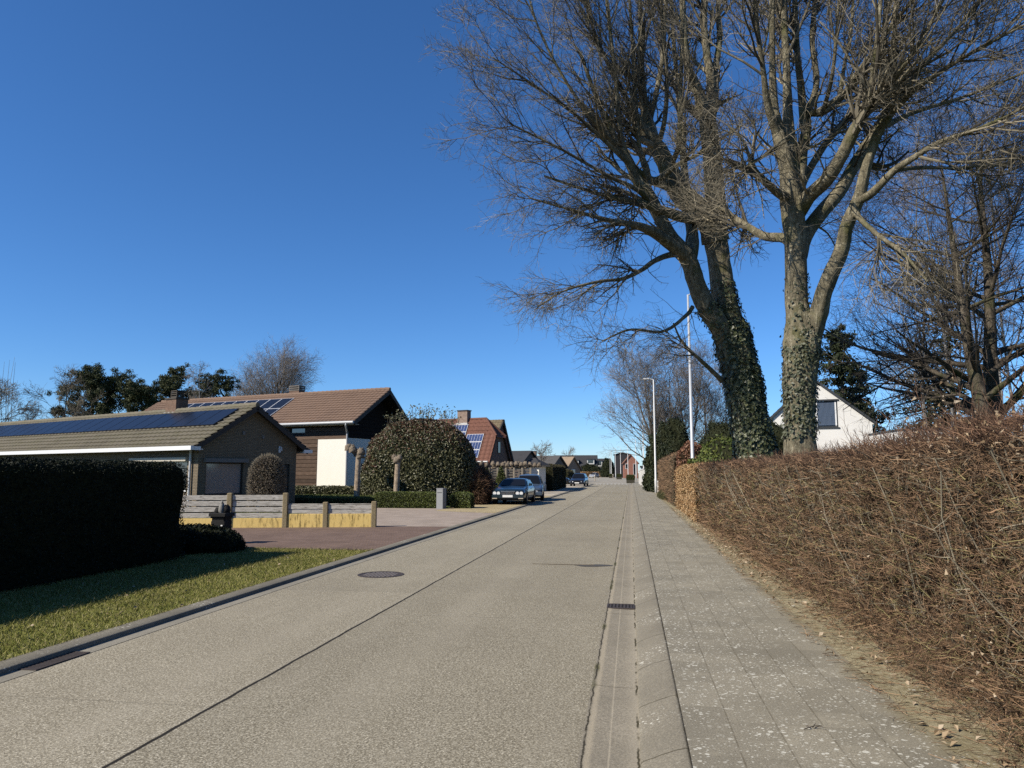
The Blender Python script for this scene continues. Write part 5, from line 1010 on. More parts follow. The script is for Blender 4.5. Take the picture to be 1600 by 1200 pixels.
# ---- houses down the street and at its end
def gable_house(name, label, px, Y, ang, w_, l_, eh, rh, wallm, roofm, wins=(), chim=None, group=None, swins=()):
    loc, rz = hplace(px, 740, Y, ang); t = thing(name, label, 'house', loc, rz, group); m = MB(); m.prism([(0, 0, 0), (w_, 0, 0), (w_, 0, eh), (w_/2, 0, rh-.1), (0, 0, eh)], (0, l_, 0)); m.build('wall', wallm, t)
    m = MB(); S = np.array([w_/2+.4, 0, -(rh-eh)*(w_/2+.4)/(w_/2)]); LL = np.linalg.norm(S)
    for sg in (1, -1): s_ = S/LL*np.array([sg, 1, 1]); Nn = np.cross(Y_, s_); Nn = Nn if Nn[2] > 0 else -Nn; slope_box(m, (w_/2, -.3, rh), Y_, s_, Nn, 0, l_+.6, 0, LL, -.03, .12)
    r = m.build('roof', roofm, t)
    if chim: m = MB(); m.box(w_/2-.3, w_/2+.3, chim, chim+.7, rh-.6, rh+.8); c = m.build('chimney', CHIM, r); m = MB(); m.box(w_/2-.35, w_/2+.35, chim-.05, chim+.75, rh+.8, rh+.9); m.build('chimney_cap', DARKTRIM, c)
    for a_, b_, c_, d_ in wins: m = MB(); m.box(a_, b_, -.05, -.003, c_, d_); f = m.build('window', WHITEP, t); mk('pane', [(a_+.08, -.054, c_+.08), (b_-.08, -.054, c_+.08), (b_-.08, -.054, d_-.08), (a_+.08, -.054, d_-.08)], [(0, 1, 2, 3)], GLASS, f)
    for a_, b_, c_, d_ in swins: m = MB(); m.box(-.05, -.003, a_, b_, c_, d_); f = m.build('window', WHITEP, t); mk('pane', [(-.054, a_+.08, c_+.08), (-.054, b_-.08, c_+.08), (-.054, b_-.08, d_-.08), (-.054, a_+.08, d_-.08)], [(0, 1, 2, 3)], GLASS, f)
    return t
gable_house('far_house', 'dark slate gable peeping out behind the red-roofed house', 812, 104, 70, 6.5, 10, 2.6, 4.65, BRICK3, SLATE)
gable_house('far_house', 'long low grey-roofed house with a chimney, left of the black van', 862, 118, 78, 8, 20, 2.5, 4.25, BRICK3, simple('grey_far_tiles', (.10, .095, .09), .9), chim=4)
gable_house('far_house', 'small house with a sandy brown tiled gable above the black van', 884, 126, 66, 5.2, 12, 2.2, 4.2, simple('sandy_brick', (.30, .21, .15), .9), tilemat('sandy_tiles', (.26, .19, .13), (.34, .26, .18), (.2, .15, .11)), wins=((1.9, 3.3, .9, 2.1),))
def dormer_house(label, px, Y, l_, rh, dorm):
    loc, rz = hplace(px, 740, Y, 0); t = thing('far_house', label, 'house', loc, rz, 'houses at the end of the street'); m = MB(); m.box(-l_, 0, 0, 8, 0, 3.2); m.build('wall', RENDERW, t)
    m = MB(); m.prism([(-l_-.3, -.5, 3.0), (-l_-.3, 4, rh), (-l_-.3, 8.5, 3.0)], (l_+.6, 0, 0)); r = m.build('roof', SLATE, t)
    for x0, x1, z0, z1 in dorm:
        m = MB(); m.box(x0, x1, .35, 3.6, z0, z1); d = m.build('dormer', RENDERW, r); m = MB(); m.box(x0-.2, x1+.2, .1, 3.8, z1, z1+.25); m.build('dormer_roof', SLATE, d); mk('pane', [(x0+.3, .345, z0+.3), (x1-.3, .345, z0+.3), (x1-.3, .345, z1-.2), (x0+.3, .345, z1-.2)], [(0, 1, 2, 3)], GLASS, d)
    for k in range(int(l_/4)): m = MB(); m.box(-l_+1.2+k*4, -l_+2.8+k*4, -.06, -.003, 1.0, 2.4); m.build('window', GLASS, t)
    return t
dormer_house('long white house with a black roof and two pale dormers closing the street', 932, 275, 16, 8.0, [(-9.6, -6.6, 4.2, 6.0), (-3.4, -.8, 4.6, 6.3)])
dormer_house('smaller white house with a black roof, right of the long one at the street end', 946, 285, 6.2, 6.9, [(-4.2, -1.2, 3.9, 5.9)])
gable_house('far_house', 'tall plain dark-clad house beside the red brick one at the street end', 961, 228, 2, 4.6, 9, 7.0, 7.6, simple('dark_cladding', (.035, .032, .036), .8), SLATE).location.x += 0
gable_house('far_house', 'red brick house with a low pitched roof at the street end on the right', 975, 212, 3, 3.9, 6, 4.4, 6.6, BRICKR, tilemat('far_red_tiles', (.20, .10, .07), (.26, .14, .1), (.15, .08, .06)), wins=((.4, 1.2, 2.6, 4.0), (2.6, 3.5, .8, 4.0)), group='houses at the end of the street')
leafy('clipped_hedge', 'long rusty brown hedge closing the far end of the street', 'hedge', lumpy_box(-17.5, -1.2, 256, 258, .05, 1.75, 40, 8, 8, .06, .3, 2.), CORE_BROWN, BEECH, 9000, .22, .4, .12, .6)
leafy('far_bushes', 'dark green bushes in front of the white houses at the street end', 'bushes', blob(at(922, 735, 262)[0], 262, .05, 4.8, 1.8, 4.2, 26, .18, 2.0, 3.), CORE_DARK, SPRUCE, 7000, .42, .25, .3, .5)
leafy('evergreen_tree', 'dark conifer group between the white houses and the far lamp posts', 'tree', blob(at(950, 735, 250)[0], 250, .05, 2.3, 2, 6.1, 24, .18, 1.9, 3.), CORE_DARK, SPRUCE, 6000, .40, .25, .3, .4)
leafy('clipped_hedge', 'short olive hedge right of the dark hatchback', 'hedge', lumpy_box(-9.9, -8.6, 102, 112, .1, 2.0, 8, 24, 8, .06, .2), CORE_DARK, leafmat('olive_hedge', [(.06, .055, .02), (.12, .105, .04), (.17, .14, .06)], .7), 5000, .16, .3, .1, .4)
for px, Y, lab in ((845, 112, 'small leafless bush poking above the grey roofs, left one'), (888, 150, 'leafless tree in front of the long white house at the street end')):
    p = at(px, 738, Y); bare_tree('bare_tree', lab, p[0], Y, .1, 6.2 if Y < 130 else 7.4, 2.6, .12, (14, 7, 5, 0), BARK2, TWIG3, (0, 0), .2, (30, 65), (0, 0, .3), .014)
# ------------------------------------------------------------------ vehicles
def paint(name, c): 
    M = Mt(name, .28, .5); M.col(M.mix(M.noise(2.5, 3), mul(c, .85), mul(c, 1.15))); M.b.inputs['Coat Weight'].default_value = .6; M.b.inputs['Coat Roughness'].default_value = .06; return M.m
TYRE = simple('tyre_rubber', (.018, .018, .018), .85); RIM = simple('alloy_rim', (.45, .45, .46), .35, .5, .1, metal=.7); CHROME = simple('chrome', (.75, .75, .76), .15, .6, .05, metal=.9)
LAMPG = simple('headlamp_lens', (.80, .80, .78), .12, .8, .05); PLATE = simple('white_number_plate', (.80, .79, .76), .4); BLACKP = simple('black_plastic', (.02, .02, .021), .5); CARGL = glass('car_glass', (.010, .011, .013), .05); CARGL.node_tree.nodes['Principled BSDF'].inputs['Specular IOR Level'].default_value = .35; CARGL.node_tree.nodes['Principled BSDF'].inputs['IOR'].default_value = 1.45; ORANGE = simple('orange_indicator', (.5, .18, .03), .3); SEATM = simple('pale_interior', (.45, .43, .40), .8)
def interp(tab, y): return np.interp(y, [t[0] for t in tab], [t[1] for t in tab])
def car(name, label, loc, rz, L, wd, top, bot, belt, roof, wheels, wr, pm, plan, cat='car', gh=.80, twin=True, grille=True, side=(), estate=False, plate=True):
    """front faces local -Y. top: hood/deck height by y; roof: greenhouse outline [(y_front_base),(y_front_top),(y_rear_top),(y_rear_base), z]"""
    t = thing(name, label, cat, loc, rz); hw = wd/2
    ys = np.unique(np.concatenate([np.linspace(0, .35, 8), np.linspace(.35, L-.35, 26), np.linspace(L-.35, L, 7)])); V = []; k = 15
    for y in ys:
        w_ = hw*interp(plan, y); zt = interp(top, y); zb = interp(bot, y); h = zt-zb
        half = [(0, zb), (w_*.80, zb), (w_*.95, zb+.06*h), (w_*.99, zb+.25*h), (w_, zb+.5*h), (w_*.985, zb+.74*h), (w_*.93, zt-.07*h), (w_*.80, zt-.005), (0, zt+.025)]
        ring_ = half+[(-a, z) for a, z in half[-2:0:-1]]; V += [(a, y, z) for a, z in ring_]; k = len(ring_)
    F = [(i*k+j, i*k+(j+1) % k, (i+1)*k+(j+1) % k, (i+1)*k+j) for i in range(len(ys)-1) for j in range(k)]+[tuple(range(k)), tuple(range((len(ys)-1)*k, len(ys)*k))[::-1]]
    body = mk('body', V, F, pm, t, True)
    y0, y1, y2, y3, zr = roof; wb, wt = hw*.90, hw*gh*.86; zb = belt
    st = [(y0, 0), (y0+(y1-y0)*.5, .52), (y1, .96), (y1+.25, 1), ((y1+y2)/2, 1.02), (y2-.25, 1), (y2, .95), (y2+(y3-y2)*.5, .52), (y3, 0)]; V = []; kk = 9
    for y, q in st:
        z = zb-.04+(zr-zb+.04)*q; wx = wb+(wt-wb)*q; V += [(-wb, y, zb-.05), (-wx-.01, y, z-.10*q), (-wx*.96, y, z-.03*q), (-wx*.7, y, z), (0, y, z+.02), (wx*.7, y, z), (wx*.96, y, z-.03*q), (wx+.01, y, z-.10*q), (wb, y, zb-.05)]
    F = [(i*kk+j, i*kk+j+1, (i+1)*kk+j+1, (i+1)*kk+j) for i in range(len(st)-1) for j in range(kk-1)]
    mk('cabin', V, F, pm, t, True)
    def gl(nm, P, off): n = nrm(np.cross(np.array(P[1])-np.array(P[0]), np.array(P[2])-np.array(P[0]))); n = n*np.sign(np.dot(n, off)); return mk(nm, [np.array(p)+n*.03 for p in P], [tuple(range(len(P)))], CARGL, t)
    lx = lambda q: (wb+(wt-wb)*q); lz = lambda q: zb-.04+(zr-zb+.04)*q; fy = lambda q: y0+(y1-y0)*q; ry = lambda q: y3+(y2-y3)*q
    gl('windscreen', [(-lx(.1)*.90, fy(.1), lz(.12)), (lx(.1)*.90, fy(.1), lz(.12)), (lx(.88)*.88, fy(.88), lz(.86)), (-lx(.88)*.88, fy(.88), lz(.86))], (0, -1, .5))
    gl('rear_window', [(-lx(.1)*.9, ry(.1), lz(.12)), (lx(.1)*.9, ry(.1), lz(.12)), (lx(.85)*.88, ry(.85), lz(.84)), (-lx(.85)*.88, ry(.85), lz(.84))], (0, 1, .5))
    for sg in (1, -1):
        for a, b_, c, d in side: gl('side_window', [(sg*(lx(.12)+.005), a, lz(.12)), (sg*(lx(.12)+.005), b_, lz(.12)), (sg*(lx(.82)+.01), d, lz(.80)), (sg*(lx(.82)+.01), c, lz(.80))], (sg, 0, 0))
        m = MB(); m.bbox(sg*hw*.97-.02 if sg > 0 else -hw*.97-.17, sg*hw*.97+.17 if sg > 0 else -hw*.97+.02, fy(.22), fy(.22)+.10, zb+.02, zb+.15, .03); m.build('mirror', pm, t)
        m = MB(); m.box(sg*hw-.004 if sg > 0 else -hw-.012, sg*hw+.012 if sg > 0 else -hw+.004, .55, L-.5, zb*.62, zb*.62+.03); m.build('side_moulding', BLACKP, t)
        for a in ((y1+y2)/2-.15, y2-.35): m = MB(); m.box(min(sg*hw*.99, sg*(hw*.99+.03)), max(sg*hw*.99, sg*(hw*.99+.03)), a, a+.16, zb-.14, zb-.10); m.build('door_handle', CHROME, t)
    for yw in wheels:
        for sg in (1, -1):
            ar = MB(); th = np.linspace(0, math.pi*2, 25)[:-1]; ar.prism([(sg*(hw*.985), yw+(wr+.05)*math.cos(q), wr+(wr+.05)*math.sin(q)) for q in th], (sg*.012, 0, 0)); ar.build('wheel_arch', BLACKP, t)
            xo = sg*(hw+.012); w = NB(); prof = [(-.20, wr*.62), (-.20, wr*.93), (-.16, wr), (-.04, wr), (0, wr*.93), (0, wr*.66)]; n = 28; th = np.arange(n)*2*math.pi/n
            Vv = np.array([(xo+sg*p[0], yw+p[1]*math.cos(q), wr+p[1]*math.sin(q)) for p in prof for q in th]); i = np.arange(len(prof)*n).reshape(-1, n); w.add(Vv, np.stack([i[:-1], np.roll(i[:-1], -1, 1), np.roll(i[1:], -1, 1), i[1:]], -1).reshape(-1, 4)); wo = w.build('wheel', TYRE, t, True)
            r = MB(); rw = wr*.66; r.prism([(xo-sg*.05, yw+rw*math.cos(q), wr+rw*math.sin(q)) for q in th], (sg*.02, 0, 0))
            for s5 in range(5):
                a = s5*2*math.pi/5+.3; d1 = np.array([0, math.cos(a), math.sin(a)]); d2 = np.array([0, -math.sin(a), math.cos(a)]); c0 = np.array([xo-sg*.028, yw, wr]); r.prism([c0+d2*.05, c0+d1*rw*.95+d2*.03, c0+d1*rw*.95-d2*.03, c0-d2*.05], (sg*.02, 0, 0))
            r.build('rim', RIM, wo)
    zt0 = interp(top, .05)
    bm = MB(); bm.bbox(-hw*.93, hw*.93, -.09, .10, interp(bot, 0)+.06, interp(bot, 0)+.24, .03); bm.build('front_bumper', pm, t); bm = MB(); bm.bbox(-hw*.9, hw*.9, L-.08, L+.08, .34, .52, .03); bm.build('rear_bumper', pm, t)
    m = MB(); m.box(-hw*.7, hw*.7, -.012, .03, interp(bot, 0)-.02, interp(bot, 0)+.055); m.build('air_intake', BLACKP, t)
    if plate: m = MB(); m.box(-.26, .26, -.105, -.092, interp(bot, 0)+.10, interp(bot, 0)+.215); m.build('number_plate', PLATE, t)
    zc = zt0-.13
    if twin:
        for xx in (-.70, -.50, .50, .70):
            m = MB(); q = np.linspace(0, 2*math.pi, 21)[:-1]; m.prism([(xx*hw/.9+.085*math.cos(a), -.055+abs(xx)*.06, zc+.085*math.sin(a)) for a in q], (0, .1, 0)); hl = m.build('headlight', LAMPG, t)
            m = MB(); ringp = [(xx*hw/.9+.10*math.cos(a), -.045+abs(xx)*.06, zc+.10*math.sin(a)) for a in q]; m.prism(ringp, (0, .09, 0)); m.build('lamp_ring', CHROME, hl)
        m = MB(); m.bbox(-.36, .36, -.045, .05, zc-.085, zc+.085, .02); g = m.build('grille', BLACKP, t); m = MB(); m.box(-.37, .37, -.06, -.03, zc+.085, zc+.115); m.box(-.37, .37, -.055, -.03, zc-.105, zc-.085)
        for i in range(17): m.box(-.345+i*.042, -.333+i*.042, -.053, -.045, zc-.085, zc+.085)
        m.build('grille_bars', CHROME, g)
    else:
        for sg in (1, -1): m = MB(); m.prism([(sg*hw*.90, .10, zc+.07), (sg*hw*.50, -.035, zc+.02), (sg*hw*.52, -.035, zc-.07), (sg*hw*.90, .08, zc-.05)], (0, .10, 0)); m.build('headlight', LAMPG, t)
        m = MB(); m.bbox(-hw*.42, hw*.42, -.05, .03, zc-.10, zc-.0, .01); m.build('grille', BLACKP, t)
    for sg in (1, -1): m = MB(); m.box(min(sg*hw*.62, sg*hw*.90), max(sg*hw*.62, sg*hw*.90), -.10, -.085, interp(bot, 0)+.02, interp(bot, 0)+.065) if twin else m.box(sg*hw*.7-.06, sg*hw*.7+.06, -.03, .0, interp(bot, 0)+.02, interp(bot, 0)+.09); m.build('fog_lamp', simple('fog_lens', (.5, .42, .32), .3), t)
    return t
GREEN = paint('dark_green_blue_paint', (.012, .024, .030)); BLUEG = paint('slate_blue_paint', (.06, .085, .125)); NIGHT = paint('night_blue_paint', (.016, .019, .028)); BLACKC = paint('black_paint', (.012, .013, .015)); SILVER = paint('silver_paint', (.42, .43, .44))
plan0 = [(0, .86), (.12, .94), (.5, .99), (1.2, 1), (3.8, 1), (4.6, .95), (5, .86)]
pc = at(790.5, 788, 37.0)
t = car('parked_car', 'dark green saloon with four round headlights parked on the gravel', (pc[0], 37.6, .054), .0, 4.95, 1.78, [(0, .66), (.08, .74), (.3, .80), (1.5, .93), (3.9, .93), (4.85, .86), (4.95, .72)], [(0, .28), (.4, .20), (4.5, .20), (4.95, .34)], .92, (1.45, 2.25, 3.25, 4.05, 1.31), (.86, 3.75), .32, GREEN, plan0, side=((1.62, 2.55, 2.25, 2.60), (2.65, 3.75, 2.68, 3.35)))
pc = at(824, 783, 42.9)
plan1 = [(0, .84), (.12, .94), (.5, 1), (4.0, 1), (4.6, .92)]
t = car('parked_car', 'slate blue estate car parked right behind the dark green saloon', (pc[0]-.02, 43.4, .054), R_(6), 4.6, 1.78, [(0, .62), (.08, .74), (.9, .92), (4.5, .95), (4.6, .8)], [(0, .26), (.4, .19), (4.2, .19), (4.6, .34)], .93, (.95, 1.75, 4.0, 4.55, 1.50), (.82, 3.5), .32, BLUEG, plan1, side=((1.2, 2.3, 1.75, 2.35), (2.4, 3.3, 2.42, 3.3), (3.4, 4.25, 3.4, 4.0)), twin=False)
pc = at(902, 759, 89)
car('parked_car', 'dark blue hatchback facing the camera beside the black van', (pc[0], 88.5, .057), R_(-4), 4.2, 1.80, [(0, .60), (.08, .74), (1.0, .95), (4.1, .98), (4.2, .8)], [(0, .24), (.4, .19), (3.9, .19), (4.2, .34)], .95, (1.0, 1.8, 3.5, 4.15, 1.50), (.82, 3.35), .32, NIGHT, [(0, .82), (.12, .93), (.5, 1), (3.6, 1), (4.2, .9)], side=((1.3, 2.3, 1.85, 2.35), (2.4, 3.5, 2.42, 3.2)), twin=False)
pc = at(882, 759, 88)
car('parked_van', 'black van with pale wheels, half hidden behind the tall hedge block', (at(889, 759, 89.6)[0], 90.2, .057), R_(90), 4.6, 1.86, [(0, .75), (.08, .9), (.8, 1.08), (4.5, 1.1), (4.6, .95)], [(0, .30), (.4, .24), (4.2, .24), (4.6, .38)], 1.08, (.85, 1.5, 4.3, 4.58, 2.02), (.85, 3.6), .35, BLACKC, plan1, side=((1.2, 2.3, 1.55, 2.35), (2.45, 3.4, 2.45, 3.4), (3.5, 4.35, 3.5, 4.2)), twin=False, cat='van', gh=.96)
pc = at(924, 747, 225)
car('parked_car', 'pale grey car far off in front of the rusty hedge at the street end', (pc[0], 225, .055), R_(-20), 4.2, 1.78, [(0, .60), (.08, .74), (1.0, .95), (4.1, .98), (4.2, .8)], [(0, .24), (.4, .19), (3.9, .19), (4.2, .34)], .95, (1.0, 1.8, 3.5, 4.15, 1.48), (.82, 3.35), .32, SILVER, [(0, .82), (.12, .93), (.5, 1), (3.6, 1), (4.2, .9)], side=((1.3, 2.3, 1.85, 2.35), (2.4, 3.5, 2.42, 3.2)), twin=False)

# ------------------------------------------------------------------ wooden fence on the yellow wall
def plank_mat():
    M = Mt('weathered_grey_planks', .9, .15); n = M.noise(5, 6, .75, M.scaled((.7, .7, 9))); k = M.ramp(n, [(.30, (.17, .15, .12)), (.5, (.50, .465, .40)), (.68, (.74, .70, .63))])
    k = M.mix(M.mr(M.noise(14, 4, .7, M.scaled((.4, .4, 2))), .55, .68, 0, .75), k, (.07, .06, .05)); M.col(k); M.bump(n, .5, .01); return M.m
PLANK = plank_mat(); POSTC = simple('lichen_concrete_post', (.27, .215, .125), .9, .15, .35, 9, .5, 40)
def yellow_mat():
    M = Mt('stained_yellow_paint', .85, .2); n = M.noise(3.5, 6, .75, M.scaled((4, 4, .7))); k = M.mix(M.noise(2, 4), (.78, .54, .17), (.88, .65, .25)); o = M.xyz()
    k = M.mix(M.math('MULTIPLY', M.mr(n, .48, .66), M.mr(o[0], 1.0, 3.6, .15, .95)), k, (.12, .085, .03)); k = M.mix(M.mr(M.noise(20, 4), .55, .7, 0, .4), k, (.42, .33, .14)); M.col(k); return M.m
fp = [gp(px, py, .05) for px, py in ((270, 824.5), (358, 824), (444, 824), (509, 823), (584, 823))]
a0, a1 = fp[0], fp[4]; fd = nrm(a1-a0); frz = math.atan2(fd[1], fd[0])
us = [float(np.dot(p-a0, fd)) for p in fp]; us = [us[0]-2.2, us[0]]+us[1:]
ft = thing('wooden_fence', 'weathered grey plank fence with concrete posts on a yellow painted base wall', 'fence', a0, frz)
tops = [1.02, 1.02, 1.0, .98, .74, .74]
for u, h in zip(us, [1.04, 1.04, 1.03, 1.03, .75, .77]): m = MB(); m.bbox(u-.075, u+.075, -.09, .09, -.1, h, .015); m.build('post', POSTC, ft)
for i in range(5):
    u0, u1 = us[i]+.077, us[i+1]-.077; lo = i >= 3; zb = (.40 if lo else .275); h = (.70 if lo else .985); n = 2 if lo else 4; st = (h-zb)/n
    m = MB()
    for j in range(n+(1 if lo else 0)): z0 = zb+.012+j*st*.88 if lo else zb+.012+j*st; z1 = min(z0+st*.80, h); o = .018*math.sin(i*3+j*5); m.bbox(u0, u1, -.035+(.0 if j % 2 else .012), -.008+(.0 if j % 2 else .012), z0, z1+o*.2, .004)
    pn = m.build('panel', PLANK, ft); m = MB(); mid = (u0+u1)/2
    for uu in (u0+.03, mid, u1-.03): m.box(uu-.03, uu+.03, .006, .035, zb, h-.02)
    m.build('batten', PLANK, pn)
m = MB(); m.bbox(us[0], us[3]-.076, -.055, .055, -.1, .27, .008); m.build('base_wall', yellow_mat(), ft); m = MB(); m.bbox(us[3]+.076, us[5]-.076, -.055, .055, -.1, .395, .008); m.build('base_wall', yellow_mat(), ft)
# black pedestal with a stone ornament
pp = at(345, 840, 16.2); SOOT = simple('black_stone', (.016, .015, .014), .8, .2, .4, 12, .4, 40)
t = thing('letterbox_pedestal', 'black square pedestal with a flared rim and stone ornament at the hedge end', 'pedestal', (pp[0], 16.2, .04))
m = MB(); m.bbox(-.16, .16, -.16, .16, 0, .62, .015)
for z in (.08, .2, .32, .44): m.box(-.166, .166, -.166, .166, z, z+.09)
m.build('shaft', SOOT, t); m = MB(); m.bbox(-.185, .185, -.185, .185, .60, .64, .01); m.bbox(-.215, .215, -.215, .215, .64, .72, .015); m.build('rim', SOOT, t)
m = MB(); n = blob(-.08, 0, .715, .10, .12, .13, 16, .12, 2, 3.); m.add(np.concatenate(n.V), np.concatenate(n.F)); n = blob(.10, .02, .715, .09, .1, .19, 16, .12, 2, 3.); m.add(np.concatenate(n.V), np.concatenate(n.F)); m.build('ornament_stone', SOOT, t, True)
m = MB(); n = blob(.015, -.04, .72, .07, .08, .23, 16, .10, 2, 3.); m.add(np.concatenate(n.V), np.concatenate(n.F)); m.tube([(.015, -.04, .92), (.02, -.04, .97), (.0, -.04, 1.0)], [.03, .03, .012], 8); m.build('ornament_figure', simple('grey_stone', (.22, .21, .19), .9), t, True)
m = MB(); m.box(.08, .125, -.170, -.167, .40, .45); m.build('sticker', PLATE, t)
# grey letterbox pillar
pp = at(689.5, 790, 33.2); t = thing('letterbox_pillar', 'plain grey stone letterbox pillar at the corner of the box hedge', 'letterbox', (pp[0], 33.2, .045), R_(-14)); GST = simple('blue_grey_stone', (.27, .275, .28), .7, .3, .12, 5, .15, 60)
m = MB(); m.bbox(-.17, .17, -.17, .17, 0, .90, .012); m.build('shaft', GST, t); m = MB(); m.bbox(-.18, .18, -.18, .18, .902, .93, .008); m.build('cap', GST, t); m = MB(); m.box(-.12, .12, -.174, -.171, .72, .745); m.build('slot', BLACKP, t)
# ------------------------------------------------------------------ slat fence, gatehouse
A, B = at(738, 760, 55.5), at(829, 760, 57.5); d = B-A; ln = np.linalg.norm(d[:2]); sf = thing('slat_fence', 'grey wooden slat fence behind the two parked cars', 'fence', (A[0], A[1], .1), math.atan2(d[1], d[0]))
PALE = simple('sun_bleached_wood', (.40, .345, .265), .85, .2, .25, 6)
for i in range(8): m = MB(); u = ln*i/7; m.bbox(u-.06, u+.06, -.06, .06, 0, 1.95, .01); m.build('post', PALE, sf)
SLATW = simple('greyed_slats', (.30, .26, .205), .85, .2, .3, 8)
for i in range(7):
    u0, u1 = ln*i/7+.062, ln*(i+1)/7-.062; m = MB()
    for j in range(9): m.box(u0, u1, -.02+(j % 2)*.02, -.002+(j % 2)*.02, .12+j*.2, .12+j*.2+.145)
    m.build('slat_panel', SLATW, sf)
for q, lab in ((.30, 'left'), (.62, 'middle'), (.86, 'right')):
    p = A+d*q; t = thing('espalier_tree', 'gnarled trained plane tree above the slat fence, the %s one of three' % lab, 'tree', (p[0], p[1]+.7, .1), 0, 'trained plane trees behind the slat fence'); m = MB(); m.tube([(0, 0, 0), (.03, 0, 1.1), (0, 0, 2.0)], [.08, .07, .07], 8)
    for sg in (-1, 1): m.tube(spline([(0, 0, 1.9), (sg*.5, 0, 2.05), (sg*1.25, 0, 2.15)], 6), [.06, .055, .05, .045, .04, .05], 6)
    m.build('trunk', KNOB, t, True); m = MB()
    for kx in (-1.25, -.8, -.4, .1, .5, .9, 1.25): n = blob(kx, 0, 1.98+rng.random()*.15, .19, .19, .36, 12, .25, 2, 3.); m.add(np.concatenate(n.V), np.concatenate(n.F))
    m.build('knuckles', KNOB, t, True)
pp = at(830, 766, 63.5); t = thing('gatehouse', 'small white gatehouse pillar with a dark hipped roof beyond the cars', 'gatehouse', (pp[0], 63.5, .1), R_(-20)); m = MB(); m.box(-.75, .75, 0, 1.3, 0, 2.1); m.build('wall', RENDER, t); m = MB(); m.box(-.78, .78, -.03, 1.33, 0, .55); m.build('plinth', simple('grey_plinth', (.5, .48, .43), .9), t)
m = MB(); z = 2.1; m.box(-1.05, 1.05, -.3, 1.6, z, z+.12); m.build('eaves', PALE, t); m = MB(); m.add([(-1.08, -.33, z+.12), (1.08, -.33, z+.12), (1.08, 1.63, z+.12), (-1.08, 1.63, z+.12), (-.1, .65, z+.75), (.1, .65, z+.75)], [(0, 1, 5, 4), (1, 2, 5), (2, 3, 4, 5), (3, 0, 4)]); m.build('roof', SLATE, t)
p = at(803, 735, 72); t = thing('lean_to_roof', 'low dark carport roof showing between the slat fence and gatehouse', 'carport', (p[0], 72, .1), R_(-10)); m = MB(); m.prism([(-3, 0, 2.55), (2.5, 0, 1.95), (2.5, 0, 2.1), (-3, 0, 2.7)], (0, 4, 0)); m.build('roof', SLATE, t)
for x, y in ((-2.9, .1), (2.4, .1), (-2.9, 3.9), (2.4, 3.9)): m = MB(); m.box(x-.06, x+.06, y-.06, y+.06, 0, 2.5 if x < 0 else 1.94); m.build('post', PALE, t)
# ------------------------------------------------------------------ lamp posts
LPM = Mt('galvanised_post', .45, .4); LPM.col(LPM.mix(LPM.noise(6, 4, .7, LPM.scaled((1, 1, .5))), (.42, .44, .47), (.62, .64, .66))); LPM.b.inputs['Metallic'].default_value = .25; GALVP = LPM.m; WHITEPOST = simple('white_lamp_post', (.68, .68, .66), .5, .4, .08)
def lamp_post(label, x, y, mat, h=9.0, z=.11, r=.09, arm=-1):
    t = thing('street_lamp', label, 'street lamp', (x, y, z), 0, 'street lamps along the right pavement'); m = MB(); m.tube([(0, 0, -.1), (0, 0, 1.1), (0, 0, 1.12), (0, 0, h)], [r, r, r*.82, r*.45], 14); m.build('pole', mat, t, True)
    m = MB(); m.tube(spline([(0, 0, h-.05), (arm*.12, 0, h+.03), (arm*.4, 0, h+.06)], 5), .028, 8); m.build('arm', mat, t); m = MB(); m.bbox(arm*.55-.25, arm*.55+.25, -.11, .11, h+.02, h+.12, .03); hd = m.build('lamp_head', simple('lamp_head_grey', (.5, .5, .5), .5), t); m = MB(); m.box(arm*.55-.2, arm*.55+.2, -.08, .08, h+.005, h+.02); m.build('lens', LAMPG, hd)
    m = MB(); m.box(-.04, .04, -r-.005, -r+.02, .55, .95); m.build('access_door', mat, t); return t
lamp_post('near galvanised street lamp pole rising out of the golden beech hedge', 2.43, 30.2, GALVP, 8.8, arm=1)
lamp_post('white street lamp pole beside the dull brown hedge, second along the pavement', 1.84, 57.4, WHITEPOST, 8.7)
lamp_post('slim pale street lamp pole just left of the second one, by the white gate posts', 1.48, 88.5, WHITEPOST, 8.7)
for px, Y, w_ in ((994, 150, 'in front of the red brick house edge'), (981.5, 176, 'directly above the nearest hedge planter'), (970, 196, 'before the dark-clad house, right one'), (962, 205, 'before the dark-clad house, left one'), (955.6, 232, 'beside the far conifer group, right one'), (953.6, 246, 'beside the far conifer group, left one')):
    p = at(px, 745, Y); lamp_post('distant pale street lamp pole '+w_, p[0], Y, WHITEPOST, 8.2, .06)
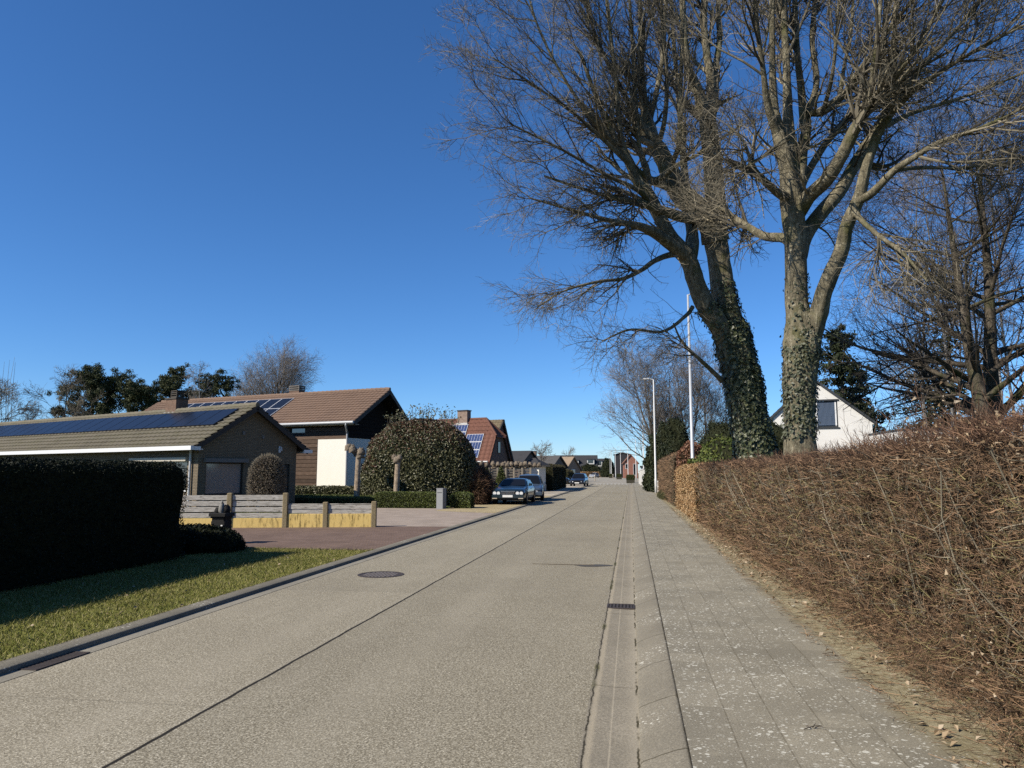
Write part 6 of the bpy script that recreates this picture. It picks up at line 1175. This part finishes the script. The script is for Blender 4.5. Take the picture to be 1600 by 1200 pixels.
# planters and bollards on the street
def planter(label, px, Y, s):
    p = at(px, 750, Y); t = thing('street_planter', label, 'planter', (p[0], Y, .05), 0, 'hedge planters narrowing the street'); m = MB(); m.bbox(-s*.5, s*.5, -s*.5, s*.5, 0, .42*s, .03); m.build('box', simple('dark_planter_wood', (.05, .045, .03), .8), t)
    nb = lumpy_box(-s*.5, s*.5, -s*.5, s*.5, .42*s, 1.02*s, 8, 8, 6, .03, .1); P, N = surf_points(nb, 2200); nb.build('bush_core', CORE_DARK, t, True); mk('foliage', *leaves(P, .09, N, .35, .5), BOX, t)
planter('box-hedge planter nearest on the right edge of the street, casting a shadow', 985.2, 114.5, 1.25)
planter('second hedge planter further off, left of the nearest one', 967.5, 178, 1.25); planter('third and farthest hedge planter at the bend', 954.8, 215, 1.2)
for px, Y, lab in ((929.5, 140, 'wooden street post standing left of the road beyond the speed table'), (958, 205, 'small pale street post by the farthest planter')):
    p = at(px, 750, Y); t = thing('bollard', lab, 'bollard', (p[0], Y, .05)); m = MB(); m.tube([(0, 0, 0), (0, 0, 1.15), (0, 0, 1.25)], [.09, .09, .05], 10); m.build('post', PALE, t); m = MB(); m.tube([(0, 0, .95), (0, 0, 1.08)], .094, 10); m.build('band', PLATE, t)
# right side gate posts, walls and bin
for px, Y, w_, h, lab in ((1008.5, 76, .30, 2.05, 'tall white square gate post nearest the evergreen'), (1006.0, 84, .26, 2.0, 'white square gate post second from the evergreen'), (1002.2, 95, .3, 2.0, 'white square gate post third from the evergreen'), (999.8, 104, .3, 1.9, 'white square gate post farthest from the evergreen')):
    p = at(px, 752, Y); t = thing('gate_post', lab, 'gate post', (p[0], Y, .1), 0, 'white gate posts along the far pavement'); m = MB(); m.bbox(-w_/2, w_/2, -w_/2, w_/2, 0, h-.1, .01); m.build('shaft', RENDERW, t); m = MB(); m.bbox(-w_/2-.05, w_/2+.05, -w_/2-.05, w_/2+.05, h-.1, h, .02); m.build('cap', WHITEP, t)
p = at(1004, 752, 88); t = thing('garden_wall', 'low grey garden wall between the white gate posts', 'wall', (2.3, 70, .1)); m = MB(); m.box(-.08, .08, 0, 36, 0, .6); m.build('wall', simple('grey_garden_wall', (.22, .20, .17), .9), t); m = MB(); m.box(-.13, .13, -.03, 36.03, .602, .66); m.build('coping', simple('grey_coping', (.30, .28, .24), .9), t)
t = thing('garden_shed', 'low grey shed wall glimpsed behind the white gate posts', 'shed', (4.2, 150, .05)); m = MB(); m.box(-2.2, 3, 0, 4, 0, 2.6); m.build('wall', simple('grey_shed', (.33, .33, .34), .8), t); m = MB(); m.prism([(-2.4, -.2, 2.6), (3.2, -.2, 2.6), (3.2, -.2, 2.75), (-2.4, -.2, 2.95)], (0, 4.4, 0)); m.build('roof', SLATE, t)
p = at(1016, 765, 64); t = thing('wooden_post', 'bare brown wooden post in front of the broad evergreen', 'post', (2.35, 68, .1)); m = MB(); m.tube([(0, 0, 0), (0, 0, 2.2)], [.10, .09], 10); m.build('shaft', simple('brown_post', (.24, .17, .11), .85), t); m = MB(); m.tube([(0, 0, 2.2), (0, 0, 2.28)], [.11, .04], 10); m.build('cap', simple('post_cap', (.15, .11, .08), .85), t)
t = thing('white_cabinet', 'white box cabinet on a pale wall behind the second lamp post', 'cabinet', (2.55, 60.4, .1)); m = MB(); m.bbox(-.35, .35, -.2, .3, .95, 1.65, .02); m.build('body', WHITEP, t); m = MB(); m.box(-.5, .65, -.15, .35, 0, .945); m.build('plinth', RENDERW, t)
t = thing('wheelie_bin', 'dark green wheeled bin beside the second lamp post', 'bin', (2.38, 58.9, .1)); m = MB(); m.prism([(-.24, -.25, .05), (.24, -.25, .05), (.28, -.30, .95), (-.28, -.30, .95)], (0, .55, 0)); m.build('body', simple('bin_plastic', (.02, .03, .025), .5), t); m = MB(); m.bbox(-.30, .30, -.33, .30, .952, 1.02, .02); m.build('lid', BLACKP, t); m = MB(); m.tube([(-.26, .28, .1), (.26, .28, .1)], .09, 10); m.build('wheels', BLACKP, t)
